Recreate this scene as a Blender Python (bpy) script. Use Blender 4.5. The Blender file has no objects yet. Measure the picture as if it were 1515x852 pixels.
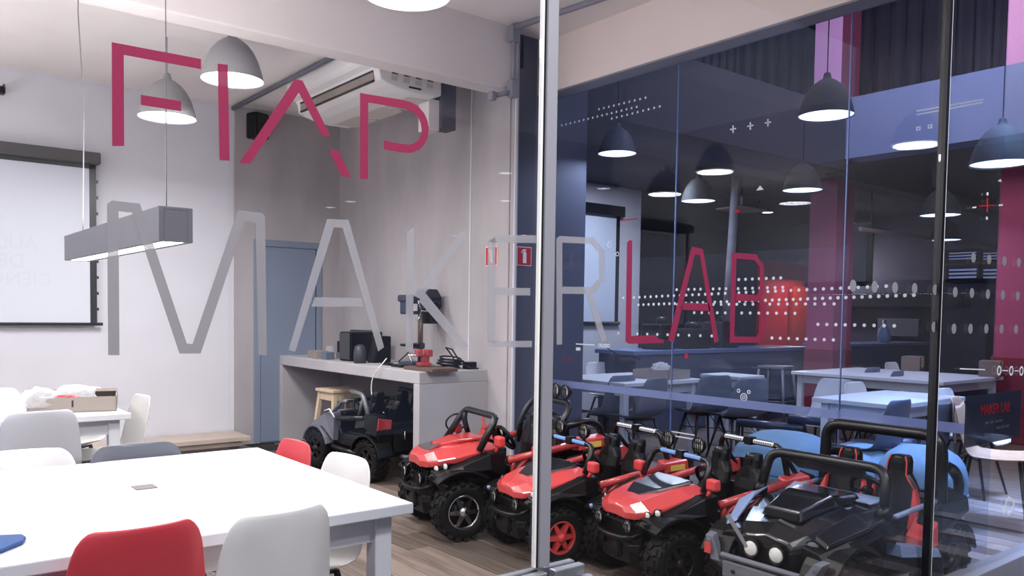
import bpy, bmesh, math, random
from mathutils import Vector, Matrix, Euler
R = math.radians
random.seed(7)
SC = bpy.context.scene
COL = SC.collection

# ------------------------------------------------------------------ camera
F, CX, CY = 1210.0, 738.8, 518.8          # focal length and principal point on the 1515x852 frame
YAW, PITCH, ROLL, H = R(38.26), R(-2.646), R(0.811), 1.35
_f = Vector((math.sin(YAW) * math.cos(PITCH), math.cos(YAW) * math.cos(PITCH), math.sin(PITCH)))
_r = Vector((math.cos(YAW), -math.sin(YAW), 0)); _u = _r.cross(_f)
AX = _r * math.cos(ROLL) + _u * math.sin(ROLL)
BX = -_r * math.sin(ROLL) + _u * math.cos(ROLL)
CAM = Vector((0, 0, H))
cd = bpy.data.cameras.new('camera'); cam = bpy.data.objects.new('camera', cd); COL.objects.link(cam)
cd.sensor_fit = 'HORIZONTAL'; cd.sensor_width = 36; cd.lens = F / 1515 * 36
cd.shift_x = (757.5 - CX) / 1515; cd.shift_y = (CY - 426) / 1515
cd.clip_start = 0.05; cd.clip_end = 200
M3 = Matrix((AX, BX, -_f)).transposed()
cam.matrix_world = Matrix.Translation(CAM) @ M3.to_4x4()
SC.camera = cam

# ------------------------------------------------------------------ world, exposure, lights
SC.view_settings.view_transform = 'Standard'; SC.view_settings.look = 'None'
SC.view_settings.exposure = 0.0; SC.view_settings.gamma = 1.0; SC.view_settings.use_curve_mapping = False
SC.cycles.use_denoising = True
SC.cycles.max_bounces = 8; SC.cycles.transparent_max_bounces = 24; SC.cycles.glossy_bounces = 4
SC.cycles.sample_clamp_indirect = 6; SC.cycles.caustics_reflective = False; SC.cycles.caustics_refractive = False
W = bpy.data.worlds.new('world'); SC.world = W; W.use_nodes = True
W.node_tree.nodes['Background'].inputs[0].default_value = (0.45, 0.55, 0.9, 1)
W.node_tree.nodes['Background'].inputs[1].default_value = 0.35

PEND_W, PEND_LAB_W, LINEAR_W, DAY_FILL_W, CORR_W, UP_W = 34, 8, 9, 185, 92, 42
def area_light(name, loc, size, power, color=(1, 1, 1), rot=(0, 0, 0), size_y=None, shape=None, spread=180):
    l = bpy.data.lights.new(name, 'AREA'); l.energy = power; l.color = color; l.size = size
    l.shape = shape or ('RECTANGLE' if size_y else 'DISK')
    if size_y: l.size_y = size_y
    l.spread = R(spread)
    o = bpy.data.objects.new(name, l); COL.objects.link(o); o.location = loc; o.rotation_euler = rot
    return o
# unseen overhead panels added for bluish daylight on the hall and its floor
area_light('hall_day_fill', (7.2, 0.2, 6.0), 4.5, DAY_FILL_W, (0.62, 0.74, 1.0), (0, 0, 0), 3.0)
area_light('floor_day_fill', (6.35, 1.55, 6.05), 1.2, 175, (0.34, 0.53, 1.0), (0, 0, 0), 1.2, spread=38)
# unseen overhead fill, added to brighten the films and near faces at the glass
for k_, x_ in enumerate((-0.6, 1.2, 3.5)): area_light('corridor_fill', (x_, (0.1, 0.1, -0.7)[k_], 3.55), 0.5, CORR_W, (1.0, 0.97, 0.93))

# ------------------------------------------------------------------ pixel -> world
def ray(px, py): return AX * ((px - CX) / F) - BX * ((py - CY) / F) + _f
def onx(px, py, x): d = ray(px, py); return CAM + d * (x / d.x)
def ony(px, py, y): d = ray(px, py); return CAM + d * (y / d.y)
def onz(px, py, z): d = ray(px, py); return CAM + d * ((z - H) / d.z)
def atd(px, py, dep): return CAM + ray(px, py) * dep

# ------------------------------------------------------------------ materials
MATS = {}
def srgb(c):
    return tuple(((v / 255) / 12.92 if v <= 10 else ((v / 255 + 0.055) / 1.055) ** 2.4) for v in c) + (1,)
def mat(name, c, rough=0.5, metal=0.0, var=0.0, scale=8.0, bump=0.0, stretch=None, emit=None, coat=0.0, spec=None, alpha=None, rnd=0.0, trans=0.0):
    if name in MATS: return MATS[name]
    m = bpy.data.materials.new(name); m.use_nodes = True; MATS[name] = m
    nt = m.node_tree; N = nt.nodes; L = nt.links; b = N['Principled BSDF']
    col = srgb(c)
    b.inputs['Base Color'].default_value = col
    b.inputs['Roughness'].default_value = rough; b.inputs['Metallic'].default_value = metal
    if coat: b.inputs['Coat Weight'].default_value = coat; b.inputs['Coat Roughness'].default_value = 0.08
    if spec is not None: b.inputs['Specular IOR Level'].default_value = spec
    if trans: b.inputs['Transmission Weight'].default_value = trans
    if emit: b.inputs['Emission Color'].default_value = srgb(emit[0]); b.inputs['Emission Strength'].default_value = emit[1]
    if alpha is not None: b.inputs['Alpha'].default_value = alpha
    if var or bump or rnd:
        tc = N.new('ShaderNodeTexCoord'); mp = N.new('ShaderNodeMapping'); L.new(tc.outputs['Object'], mp.inputs[0])
        mp.inputs['Scale'].default_value = stretch or (1, 1, 1)
        if rnd:
            oi = N.new('ShaderNodeObjectInfo'); ml = N.new('ShaderNodeMath'); ml.operation = 'MULTIPLY'; ml.inputs[1].default_value = 37
            L.new(oi.outputs['Random'], ml.inputs[0]); L.new(ml.outputs[0], mp.inputs['Location'])
        no = N.new('ShaderNodeTexNoise'); no.inputs['Scale'].default_value = scale; no.inputs['Detail'].default_value = 5
        L.new(mp.outputs[0], no.inputs['Vector'])
        fac = no.outputs['Fac']
        if rnd:
            a = N.new('ShaderNodeMath'); a.operation = 'MULTIPLY_ADD'; a.inputs[1].default_value = rnd; L.new(oi.outputs['Random'], a.inputs[0])
            L.new(no.outputs['Fac'], a.inputs[2]); s = N.new('ShaderNodeMath'); s.operation = 'SUBTRACT'; s.inputs[1].default_value = rnd / 2
            L.new(a.outputs[0], s.inputs[0]); fac = s.outputs[0]
        if var or rnd:
            rp = N.new('ShaderNodeValToRGB'); v = var
            rp.color_ramp.elements[0].position = 0.3; rp.color_ramp.elements[1].position = 0.7
            rp.color_ramp.elements[0].color = tuple(max(0, x * (1 - v)) for x in col[:3]) + (1,)
            rp.color_ramp.elements[1].color = tuple(min(1, x * (1 + v)) for x in col[:3]) + (1,)
            L.new(fac, rp.inputs[0]); L.new(rp.outputs[0], b.inputs['Base Color'])
        if bump:
            bp = N.new('ShaderNodeBump'); bp.inputs['Strength'].default_value = bump; bp.inputs['Distance'].default_value = 0.01
            L.new(no.outputs['Fac'], bp.inputs['Height']); L.new(bp.outputs[0], b.inputs['Normal'])
    return m
def glass_mat(name, ior, tint, rough=0.0):
    m = bpy.data.materials.new(name); m.use_nodes = True; MATS[name] = m
    nt = m.node_tree; N = nt.nodes; L = nt.links; N.remove(N['Principled BSDF'])
    out = N['Material Output']; tr = N.new('ShaderNodeBsdfTransparent'); gl = N.new('ShaderNodeBsdfGlossy'); mx = N.new('ShaderNodeMixShader')
    fr = N.new('ShaderNodeFresnel'); ge = N.new('ShaderNodeNewGeometry'); io = N.new('ShaderNodeMix')
    io.inputs[2].default_value = ior; io.inputs[3].default_value = 1 / ior
    L.new(ge.outputs['Backfacing'], io.inputs[0]); L.new(io.outputs[0], fr.inputs['IOR'])
    tr.inputs[0].default_value = tint + (1,); gl.inputs['Roughness'].default_value = rough
    L.new(fr.outputs[0], mx.inputs[0]); L.new(tr.outputs[0], mx.inputs[1]); L.new(gl.outputs[0], mx.inputs[2]); L.new(mx.outputs[0], out.inputs[0])
    return m
def film_mat(name, c, a):
    """translucent vinyl film: part see-through, part diffuse and a little translucent"""
    m = bpy.data.materials.new(name); m.use_nodes = True; MATS[name] = m
    nt = m.node_tree; N = nt.nodes; L = nt.links; N.remove(N['Principled BSDF']); out = N['Material Output']
    tr = N.new('ShaderNodeBsdfTransparent'); d = N.new('ShaderNodeBsdfDiffuse'); t = N.new('ShaderNodeBsdfTranslucent')
    for q in (d, t): q.inputs[0].default_value = srgb(c)
    m1 = N.new('ShaderNodeMixShader'); m1.inputs[0].default_value = 0.55; m2 = N.new('ShaderNodeMixShader'); m2.inputs[0].default_value = a
    L.new(d.outputs[0], m1.inputs[1]); L.new(t.outputs[0], m1.inputs[2]); L.new(tr.outputs[0], m2.inputs[1]); L.new(m1.outputs[0], m2.inputs[2]); L.new(m2.outputs[0], out.inputs[0])
    return m
def lamp_mat(name, c, s):
    return mat(name, c, emit=(c, s))

WHITE = mat('white_paint', (212, 212, 220), 0.75, var=0.03, scale=3, bump=0.03)
CEIL = mat('ceiling_paint', (236, 230, 227), 0.85, var=0.03, scale=3)
BEAM = mat('beam_paint', (218, 211, 210), 0.8, var=0.03, scale=2.5)
BEIGE = mat('header_paint', (242, 227, 220), 0.8, var=0.03, scale=2)
CONC = mat('bare_concrete', (170, 165, 167), 0.8, var=0.14, scale=1.6, bump=0.1, stretch=(1.5, 1.5, 0.45))
BENCHC = mat('smooth_concrete', (176, 173, 176), 0.7, var=0.07, scale=3, bump=0.05)
DARKCOL = mat('dark_grey_paint', (84, 84, 98), 0.6, var=0.08, scale=2)
DOORB = mat('blue_grey_door', (124, 136, 156), 0.5, var=0.04, scale=2)
FLOORB = mat('floor_joint', (40, 34, 30), 0.9)
PLANK = mat('oak_plank', (116, 103, 95), 0.36, var=0.42, scale=3.2, bump=0.05, stretch=(13, 0.7, 1), rnd=0.5)
TABLEW = mat('white_laminate', (203, 205, 211), 0.38)
SHELLW = mat('white_plastic', (228, 226, 224), 0.4)
SHELLG = mat('pale_grey_plastic', (190, 192, 200), 0.42)
SHELLR = mat('red_plastic', (196, 58, 68), 0.4)
SHELLD = mat('smoke_grey_plastic', (92, 94, 104), 0.25)
SHELLK = mat('slate_grey_plastic', (100, 106, 122), 0.5)
DARKM = mat('dark_metal', (46, 44, 46), 0.4, 0.7)
ALU = mat('brushed_aluminium', (150, 152, 160), 0.45, 0.75, var=0.05, scale=30, stretch=(1, 1, 0.05))
ALUP = mat('painted_aluminium', (132, 132, 142), 0.5)
BLACK = mat('black_plastic', (7, 7, 9), 0.36, spec=0.25)
BLACKT = mat('black_tube', (12, 12, 14), 0.33)
GLOSSK = mat('gloss_black', (10, 11, 15), 0.16, coat=0.6)
RUBBER = mat('tyre_rubber', (10, 10, 12), 0.65, spec=0.25)
REDG = mat('gloss_red', (192, 66, 66), 0.26, coat=0.5)
REDM = mat('matt_red', (200, 64, 64), 0.45)
CHROME = mat('chrome', (205, 205, 210), 0.18, 1.0)
LENS = mat('lamp_lens', (222, 222, 216), 0.2, coat=0.5)
GREYP = mat('grey_plastic', (96, 98, 108), 0.45)
SILVERP = mat('silver_blue_plastic', (128, 146, 184), 0.35)
WOOD = mat('pale_pine', (206, 184, 156), 0.55, var=0.12, scale=4, stretch=(6, 6, 1))
PLY = mat('plywood', (172, 138, 108), 0.45, var=0.14, scale=4, stretch=(6, 1, 1))
CARD = mat('cardboard', (146, 135, 127), 0.85, var=0.06, scale=6)
SCREENW = mat('screen_fabric', (208, 212, 222), 0.9)
SCREENG = mat('grey_screen_fabric', (186, 192, 204), 0.9)
SHADE = mat('grey_lamp_shade', (150, 150, 152), 0.5)
SHADEK = mat('slate_lamp_shade', (62, 68, 86), 0.6)
SHADEB = mat('black_lamp_shade', (9, 10, 14), 0.8)
GLOW = lamp_mat('lamp_diffuser', (255, 254, 252), 9)
GLOWC = lamp_mat('cool_diffuser', (226, 234, 255), 3.0)
GLOWD = lamp_mat('downlight_diffuser', (240, 244, 255), 7)
CRIM = film_mat('crimson_film', (166, 68, 104), 0.93)
FROST = film_mat('frosted_film', (166, 166, 173), 0.5)
OVALF = film_mat('pale_grey_film', (176, 176, 182), 0.9)
FROSTD = film_mat('grey_film', (160, 158, 164), 0.8)
DOTW = film_mat('white_film', (252, 252, 255), 0.98)
STRIPF = film_mat('pale_blue_film', (168, 180, 220), 0.6)
REDF = film_mat('red_film', (225, 60, 76), 0.95)
SMOKE = film_mat('smoke_film', (66, 72, 94), 0.8)
GLASS1 = glass_mat('clear_glass', 1.42, (0.985, 0.99, 1.0))
GLASS2 = glass_mat('side_glass', 1.3, (0.86, 0.90, 0.98))
BLUEB = mat('blue_fabric', (112, 142, 162), 0.7, var=0.06, scale=5)
NAVY = mat('navy_paint', (58, 64, 84), 0.6, var=0.06, scale=1.5)
BLUEBAND = mat('lit_blue_grey', (112, 126, 164), 0.55, var=0.05, scale=1.2)
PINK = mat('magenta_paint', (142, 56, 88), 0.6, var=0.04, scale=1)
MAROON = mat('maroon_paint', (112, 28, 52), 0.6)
REDWALL = mat('red_wall_paint', (204, 44, 52), 0.6, var=0.1, scale=2)
CORRUG = mat('corrugated_steel', (70, 72, 92), 0.5, 0.2)
COUNTER = mat('slate_counter', (66, 74, 96), 0.5)
INK = mat('black_appliance', (14, 15, 20), 0.35)
STEEL = mat('worktop_steel', (120, 140, 186), 0.3, 0.6)
REDSIGN = mat('sign_red', (186, 40, 50), 0.5)
SIGNW = mat('sign_white', (238, 238, 236), 0.5)
BLUEM = mat('machine_blue', (36, 45, 68), 0.45)
LBLUE = mat('sticker_blue', (120, 160, 220), 0.4)
YELLOW = mat('sticker_yellow', (222, 196, 90), 0.5)
TAIL = mat('tail_lamp_red', (150, 30, 34), 0.2, coat=0.6)
CLOTH = mat('blue_cloth', (52, 84, 138), 0.8, var=0.12, scale=20)
BAG = film_mat('clear_bag', (235, 236, 240), 0.55)

# ------------------------------------------------------------------ mesh builder
class MB:
    def __init__(s): s.v = []; s.f = []; s.s = []
    def add(s, vs, fs, smooth=False, mx=None):
        o = len(s.v)
        s.v += [tuple(mx @ Vector(v)) if mx else tuple(v) for v in vs]
        for f in fs: s.f.append([i + o for i in f]); s.s.append(smooth)
        return s
    def box(s, c, d, rot=None, mx=None):
        hx, hy, hz = d[0] / 2, d[1] / 2, d[2] / 2
        m = Matrix.Translation(c) @ (Euler(rot).to_matrix().to_4x4() if rot else Matrix())
        if mx: m = mx @ m
        vs = [(x, y, z) for z in (-hz, hz) for x, y in ((-hx, -hy), (hx, -hy), (hx, hy), (-hx, hy))]
        return s.add(vs, [(3, 2, 1, 0), (4, 5, 6, 7), (0, 1, 5, 4), (1, 2, 6, 5), (2, 3, 7, 6), (3, 0, 4, 7)], False, m)
    def b2(s, lo, hi): return s.box([(a + b) / 2 for a, b in zip(lo, hi)], [abs(b - a) for a, b in zip(lo, hi)])
    def prism(s, poly, vec, mx=None):
        n = len(poly); vec = Vector(vec); P = [Vector(p) for p in poly]
        fs = [list(range(n - 1, -1, -1)), list(range(n, 2 * n))] + [(i, (i + 1) % n, (i + 1) % n + n, i + n) for i in range(n)]
        return s.add([tuple(p) for p in P] + [tuple(p + vec) for p in P], fs, False, mx)
    def tube(s, pts, r, seg=8, closed=False, mx=None, caps=True):
        P = [Vector(p) for p in pts]; n = len(P)
        rr = r if isinstance(r, (list, tuple)) else [r] * n
        T = []
        for i in range(n):
            a = P[i - 1] if (i > 0 or closed) else P[i]; b = P[(i + 1) % n] if (i < n - 1 or closed) else P[i]
            T.append((b - a).normalized() if (b - a).length > 1e-9 else Vector((0, 0, 1)))
        nn = T[0].orthogonal().normalized(); vs = []; fs = []
        for i in range(n):
            nn = (nn - T[i] * nn.dot(T[i]))
            nn = nn.normalized() if nn.length > 1e-6 else T[i].orthogonal().normalized()
            bb = T[i].cross(nn)
            for k in range(seg):
                a = 2 * math.pi * k / seg; vs.append(tuple(P[i] + (nn * math.cos(a) + bb * math.sin(a)) * rr[i]))
        for i in range(n if closed else n - 1):
            j = (i + 1) % n
            for k in range(seg): fs.append((i * seg + k, i * seg + (k + 1) % seg, j * seg + (k + 1) % seg, j * seg + k))
        if not closed and caps: fs += [list(range(seg - 1, -1, -1)), list(range((n - 1) * seg, n * seg))]
        return s.add(vs, fs, True, mx)
    def lathe(s, prof, seg=24, mx=None, smooth=True, cap=True):
        """prof: list of (radius, z)"""
        vs = []; fs = []; n = len(prof)
        for r, z in prof:
            for k in range(seg): a = 2 * math.pi * k / seg; vs.append((r * math.cos(a), r * math.sin(a), z))
        for i in range(n - 1):
            for k in range(seg): fs.append((i * seg + k, i * seg + (k + 1) % seg, (i + 1) * seg + (k + 1) % seg, (i + 1) * seg + k))
        if cap and prof[0][0] > 1e-6: fs.append(list(range(seg - 1, -1, -1)))
        if cap and prof[-1][0] > 1e-6: fs.append(list(range((n - 1) * seg, n * seg)))
        return s.add(vs, fs, smooth, mx)
    def loft(s, secs, smooth=False, caps=True, mx=None):
        n = len(secs[0]); vs = [tuple(p) for q in secs for p in q]; fs = []
        for i in range(len(secs) - 1):
            for k in range(n): fs.append((i * n + k, i * n + (k + 1) % n, (i + 1) * n + (k + 1) % n, (i + 1) * n + k))
        if caps: fs += [list(range(n - 1, -1, -1)), list(range((len(secs) - 1) * n, len(secs) * n))]
        return s.add(vs, fs, smooth, mx)
    def grid(s, fn, nu, nv, smooth=True):
        vs = [fn(i / nu, j / nv) for j in range(nv + 1) for i in range(nu + 1)]
        fs = [(j * (nu + 1) + i, j * (nu + 1) + i + 1, (j + 1) * (nu + 1) + i + 1, (j + 1) * (nu + 1) + i) for j in range(nv) for i in range(nu)]
        return s.add(vs, fs, smooth)
    def build(s, name, m, parent=None, bevel=0, seg=2, sub=0, solid=0, loc=None, rz=0, smooth=None):
        me = bpy.data.meshes.new(name); me.from_pydata(s.v, [], s.f)
        bm = bmesh.new(); bm.from_mesh(me); bmesh.ops.recalc_face_normals(bm, faces=bm.faces[:]) if not solid else None; bm.to_mesh(me); bm.free()
        for p, q in zip(me.polygons, s.s): p.use_smooth = q if smooth is None else smooth
        me.materials.append(m); o = bpy.data.objects.new(name, me); COL.objects.link(o)
        if solid: q = o.modifiers.new('solid', 'SOLIDIFY'); q.thickness = solid; q.offset = 0
        if sub: q = o.modifiers.new('sub', 'SUBSURF'); q.levels = sub; q.render_levels = sub
        if bevel: q = o.modifiers.new('bevel', 'BEVEL'); q.width = bevel; q.segments = seg; q.limit_method = 'ANGLE'; q.angle_limit = R(35)
        if parent is not None: o.parent = parent
        if loc is not None: o.location = loc
        if rz: o.rotation_euler.z = rz
        return o
def round_path(pts, rad, n=4):
    P = [Vector(p) for p in pts]; out = [P[0]]
    for i in range(1, len(P) - 1):
        a = (P[i - 1] - P[i]); b = (P[i + 1] - P[i]); d = min(rad, a.length * .49, b.length * .49)
        p0 = P[i] + a.normalized() * d; p2 = P[i] + b.normalized() * d
        for k in range(n + 1):
            t = k / n; out.append(p0 * (1 - t) ** 2 + P[i] * 2 * t * (1 - t) + p2 * t * t)
    out.append(P[-1]); return out
def tag(o, label=None, cat=None, group=None, kind=None):
    if label: o['label'] = label
    if cat: o['category'] = cat
    if group: o['group'] = group
    if kind: o['kind'] = kind
    return o
def empty(name, loc=(0, 0, 0), rz=0, label=None, cat=None, group=None, kind=None, parent=None):
    o = bpy.data.objects.new(name, None); COL.objects.link(o); o.location = loc; o.rotation_euler.z = rz; o.empty_display_size = 0.1
    if parent is not None: o.parent = parent
    return tag(o, label, cat, group, kind)
KIDS = {}
def copy_tree(o, parent=None, swap=None):
    c = o.copy(); COL.objects.link(c)
    if parent is not None: c.parent = parent
    if swap and c.type == 'MESH' and c.name.split('.')[0] in swap:
        c.data = c.data.copy(); c.data.materials[0] = swap[c.name.split('.')[0]]
    for ch in o.children:
        copy_tree(ch, c, swap)
    return c
def text(name, body, m, parent, loc, rot, size, depth=0.0008, align='CENTER', sx=1):
    cu = bpy.data.curves.new(name, 'FONT'); cu.body = body; cu.size = size; cu.extrude = depth; cu.align_x = align; cu.align_y = 'CENTER'; cu.resolution_u = 3
    t = bpy.data.objects.new(name, cu); COL.objects.link(t)
    dg = bpy.context.evaluated_depsgraph_get(); me = bpy.data.meshes.new_from_object(t.evaluated_get(dg))
    bpy.data.objects.remove(t); me.materials.clear(); me.materials.append(m)
    o = bpy.data.objects.new(name, me); COL.objects.link(o); o.location = loc; o.rotation_euler = rot; o.scale = (sx, 1, 1)
    if parent is not None: o.parent = parent
    return o
def S(name, lo, hi, m, bevel=0.0):
    o = MB().b2(lo, hi).build(name, m, bevel=bevel); o['kind'] = 'structure'; return o

# ------------------------------------------------------------------ the setting
YG = 1.65            # front glass plane
XG = 4.6             # side glass plane
YB = 7.97            # back wall of the maker room
XW = 4.07            # concrete wall with the bench
fl = MB().b2((-2.2, -4.5, -0.10), (18, 12.5, -0.012)).build('floor', FLOORB); fl['kind'] = 'structure'
# planks run along y; the nearest and largest ones are single pieces, the rest one part
pw = 0.148; lens = (1.22, 0.98, 1.46); plank_me = {}
rest = MB(); npl = 0
def plank_mesh(l):
    if l not in plank_me:
        b = MB().box((0, 0, -0.006), (pw - 0.003, l - 0.003, 0.012)); o = b.build('plank', PLANK, bevel=0)
        plank_me[l] = o.data; bpy.data.objects.remove(o)
    return plank_me[l]
cols = []
x = -0.3
while x < 12:
    cols.append(x); x += pw
for ci, x in enumerate(cols):
    y = 1.7 - random.random() * 1.2; k = ci
    while y < 8.0:
        l = lens[(k * 7 + ci) % 3]; k += 1
        cy = y + l / 2; y += l
        if cy < 1.2: continue
        vis = (0.9 < x < 4.55 and cy < 5.6) or (4.65 < x < 7.0 and cy < 4.2)
        if x < 4.6 and cy > 8.0: continue
        if vis and npl < 290:
            o = bpy.data.objects.new('plank', plank_mesh(l)); COL.objects.link(o); o.location = (x, cy, 0); o.parent = fl; npl += 1
        else: rest.box((x, cy, -0.006), (pw - 0.003, l - 0.003, 0.012))
rb = rest.build('plank_field', PLANK, fl); rb['kind'] = 'stuff'

S('wall_back', (-1.7, YB, 0), (4.3, YB + 0.2, 3.7), WHITE)
S('trim_1', (2.94, YB - 0.03, 0), (4.07, YB, 3.36), CONC)                    # bare concrete panel around the door
S('wall_right', (XW, 4.98, 0), (XW + 0.02, YB, 3.7), CONC)
S('trim_2', (XW - 0.012, 5.05, 0), (XW, 5.55, 3.33), CONC)                    # proud concrete slab beside the bench
S('trim_3', (XW - 0.02, 5.55, 0.887), (XW, 5.562, 3.33), WHITE)               # pale corner beads
S('trim_4', (XW - 0.02, 4.968, 0), (XW, 4.98, 3.07), WHITE)
S('wall_end', (XW + 0.02, 5.19, 0), (5.03, 5.5, 4.6), DARKCOL)
S('wall_left', (-1.9, YG, 0), (-1.7, 8.2, 3.7), WHITE)
S('ceiling', (-1.9, YG - 0.05, 3.56), (4.46, 5.1, 3.66), CEIL)
S('trim_5', (-1.9, 5.19, 3.33), (4.3, YB + 0.2, 3.66), CEIL)                  # lower ceiling behind the beam
S('trim_6', (-1.9, 5.0, 3.07), (4.07, 5.19, 3.62), BEAM, 0.01)                # beam across the room
S('trim_7', (4.45, 1.72, 3.14), (4.62, 5.19, 4.6), BEIGE, 0.006)                 # header over the side glass
S('trim_8', (4.455, 1.72, 3.128), (4.615, 5.19, 3.14), ALUP)

# door
dr = empty('door_1', (0, 0, 0), kind='structure')
MB().prism([(3.13, YB - 0.05, 0), (3.13, YB - 0.05, 2.05), (3.86, YB - 0.05, 2.05), (3.86, YB - 0.05, 0), (3.80, YB - 0.05, 0), (3.80, YB - 0.05, 1.985), (3.195, YB - 0.05, 1.985), (3.195, YB - 0.05, 0)], (0, 0.03, 0)).build('frame', DOORB, dr, bevel=0.004)
MB().b2((3.2, YB - 0.04, 0.01), (3.795, YB - 0.015, 1.98)).build('leaf', DOORB, dr, bevel=0.003)
MB().b2((3.795, YB - 0.045, 0), (3.8, YB - 0.01, 1.985)).build('gap', INK, dr)

# ------------------------------------------------------------------ front glass with its film lettering
w1 = empty('window_1', (0, YG, 0), kind='structure')
def at1(px, py): p = ony(px, py, YG - .0075); return Vector((p.x, 0, p.z))
for x0, x1 in ((-1.7, 1.425), (1.48, 3.735), (3.79, 6.2)):
    MB().b2((x0, -0.005, 0.10), (x1, 0.005, 4.4)).build('pane', GLASS1, w1)
MB().b2((1.437, -0.016, 0.665), (1.474, 0.016, 4.4)).build('mullion', ALUP, w1, bevel=0.002)
MB().b2((1.4265, -0.006, 0.665), (1.4325, 0.006, 4.4)).build('pane_edge', SIGNW, w1)
MB().b2((1.4335, -0.008, 0.665), (1.437, 0.008, 4.4)).build('gasket', INK, w1)
MB().b2((3.737, -0.02, 0.1), (3.762, 0.012, 4.4)).build('black_gasket', INK, w1)['label'] = 'black gasket strip between two panes'
MB().b2((3.777, -0.012, 0.1), (3.786, 0.007, 4.4)).build('pane_edge', SIGNW, w1)  # white stands in for light glowing in the glass edge
MB().b2((-1.7, -0.05, 0.0), (6.4, 0.05, 0.13)).build('bottom_channel', ALUP, w1, bevel=0.004)
cl = MB()
for x0, x1 in ((1.285, 1.452), (1.478, 1.59)):
    for y0, y1 in ((-0.034, -0.007), (0.007, 0.03)): cl.b2((x0, y0, 0.575), (x1, y1, 0.655))
cl.b2((1.57, -0.06, 0.60), (1.60, -0.034, 0.628))
cl.build('glass_clamp', ALU, w1, bevel=0.004)
def film(name, polys, m, y=-0.0065, depth=0.001):
    b = MB()
    for pl in polys: b.prism([at1(px, py) + Vector((0, y, 0)) for px, py in pl], (0, -depth, 0))
    return b.build(name, m, w1)
def C1(s, ox, oy, pl): return [(a / s + ox, b / s + oy) for a, b in pl]
def quads(s, ox, oy, qs): return [C1(s, ox, oy, q) for q in qs]
L1 = lambda *q: quads(2.84, 0, 0, q)
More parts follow.
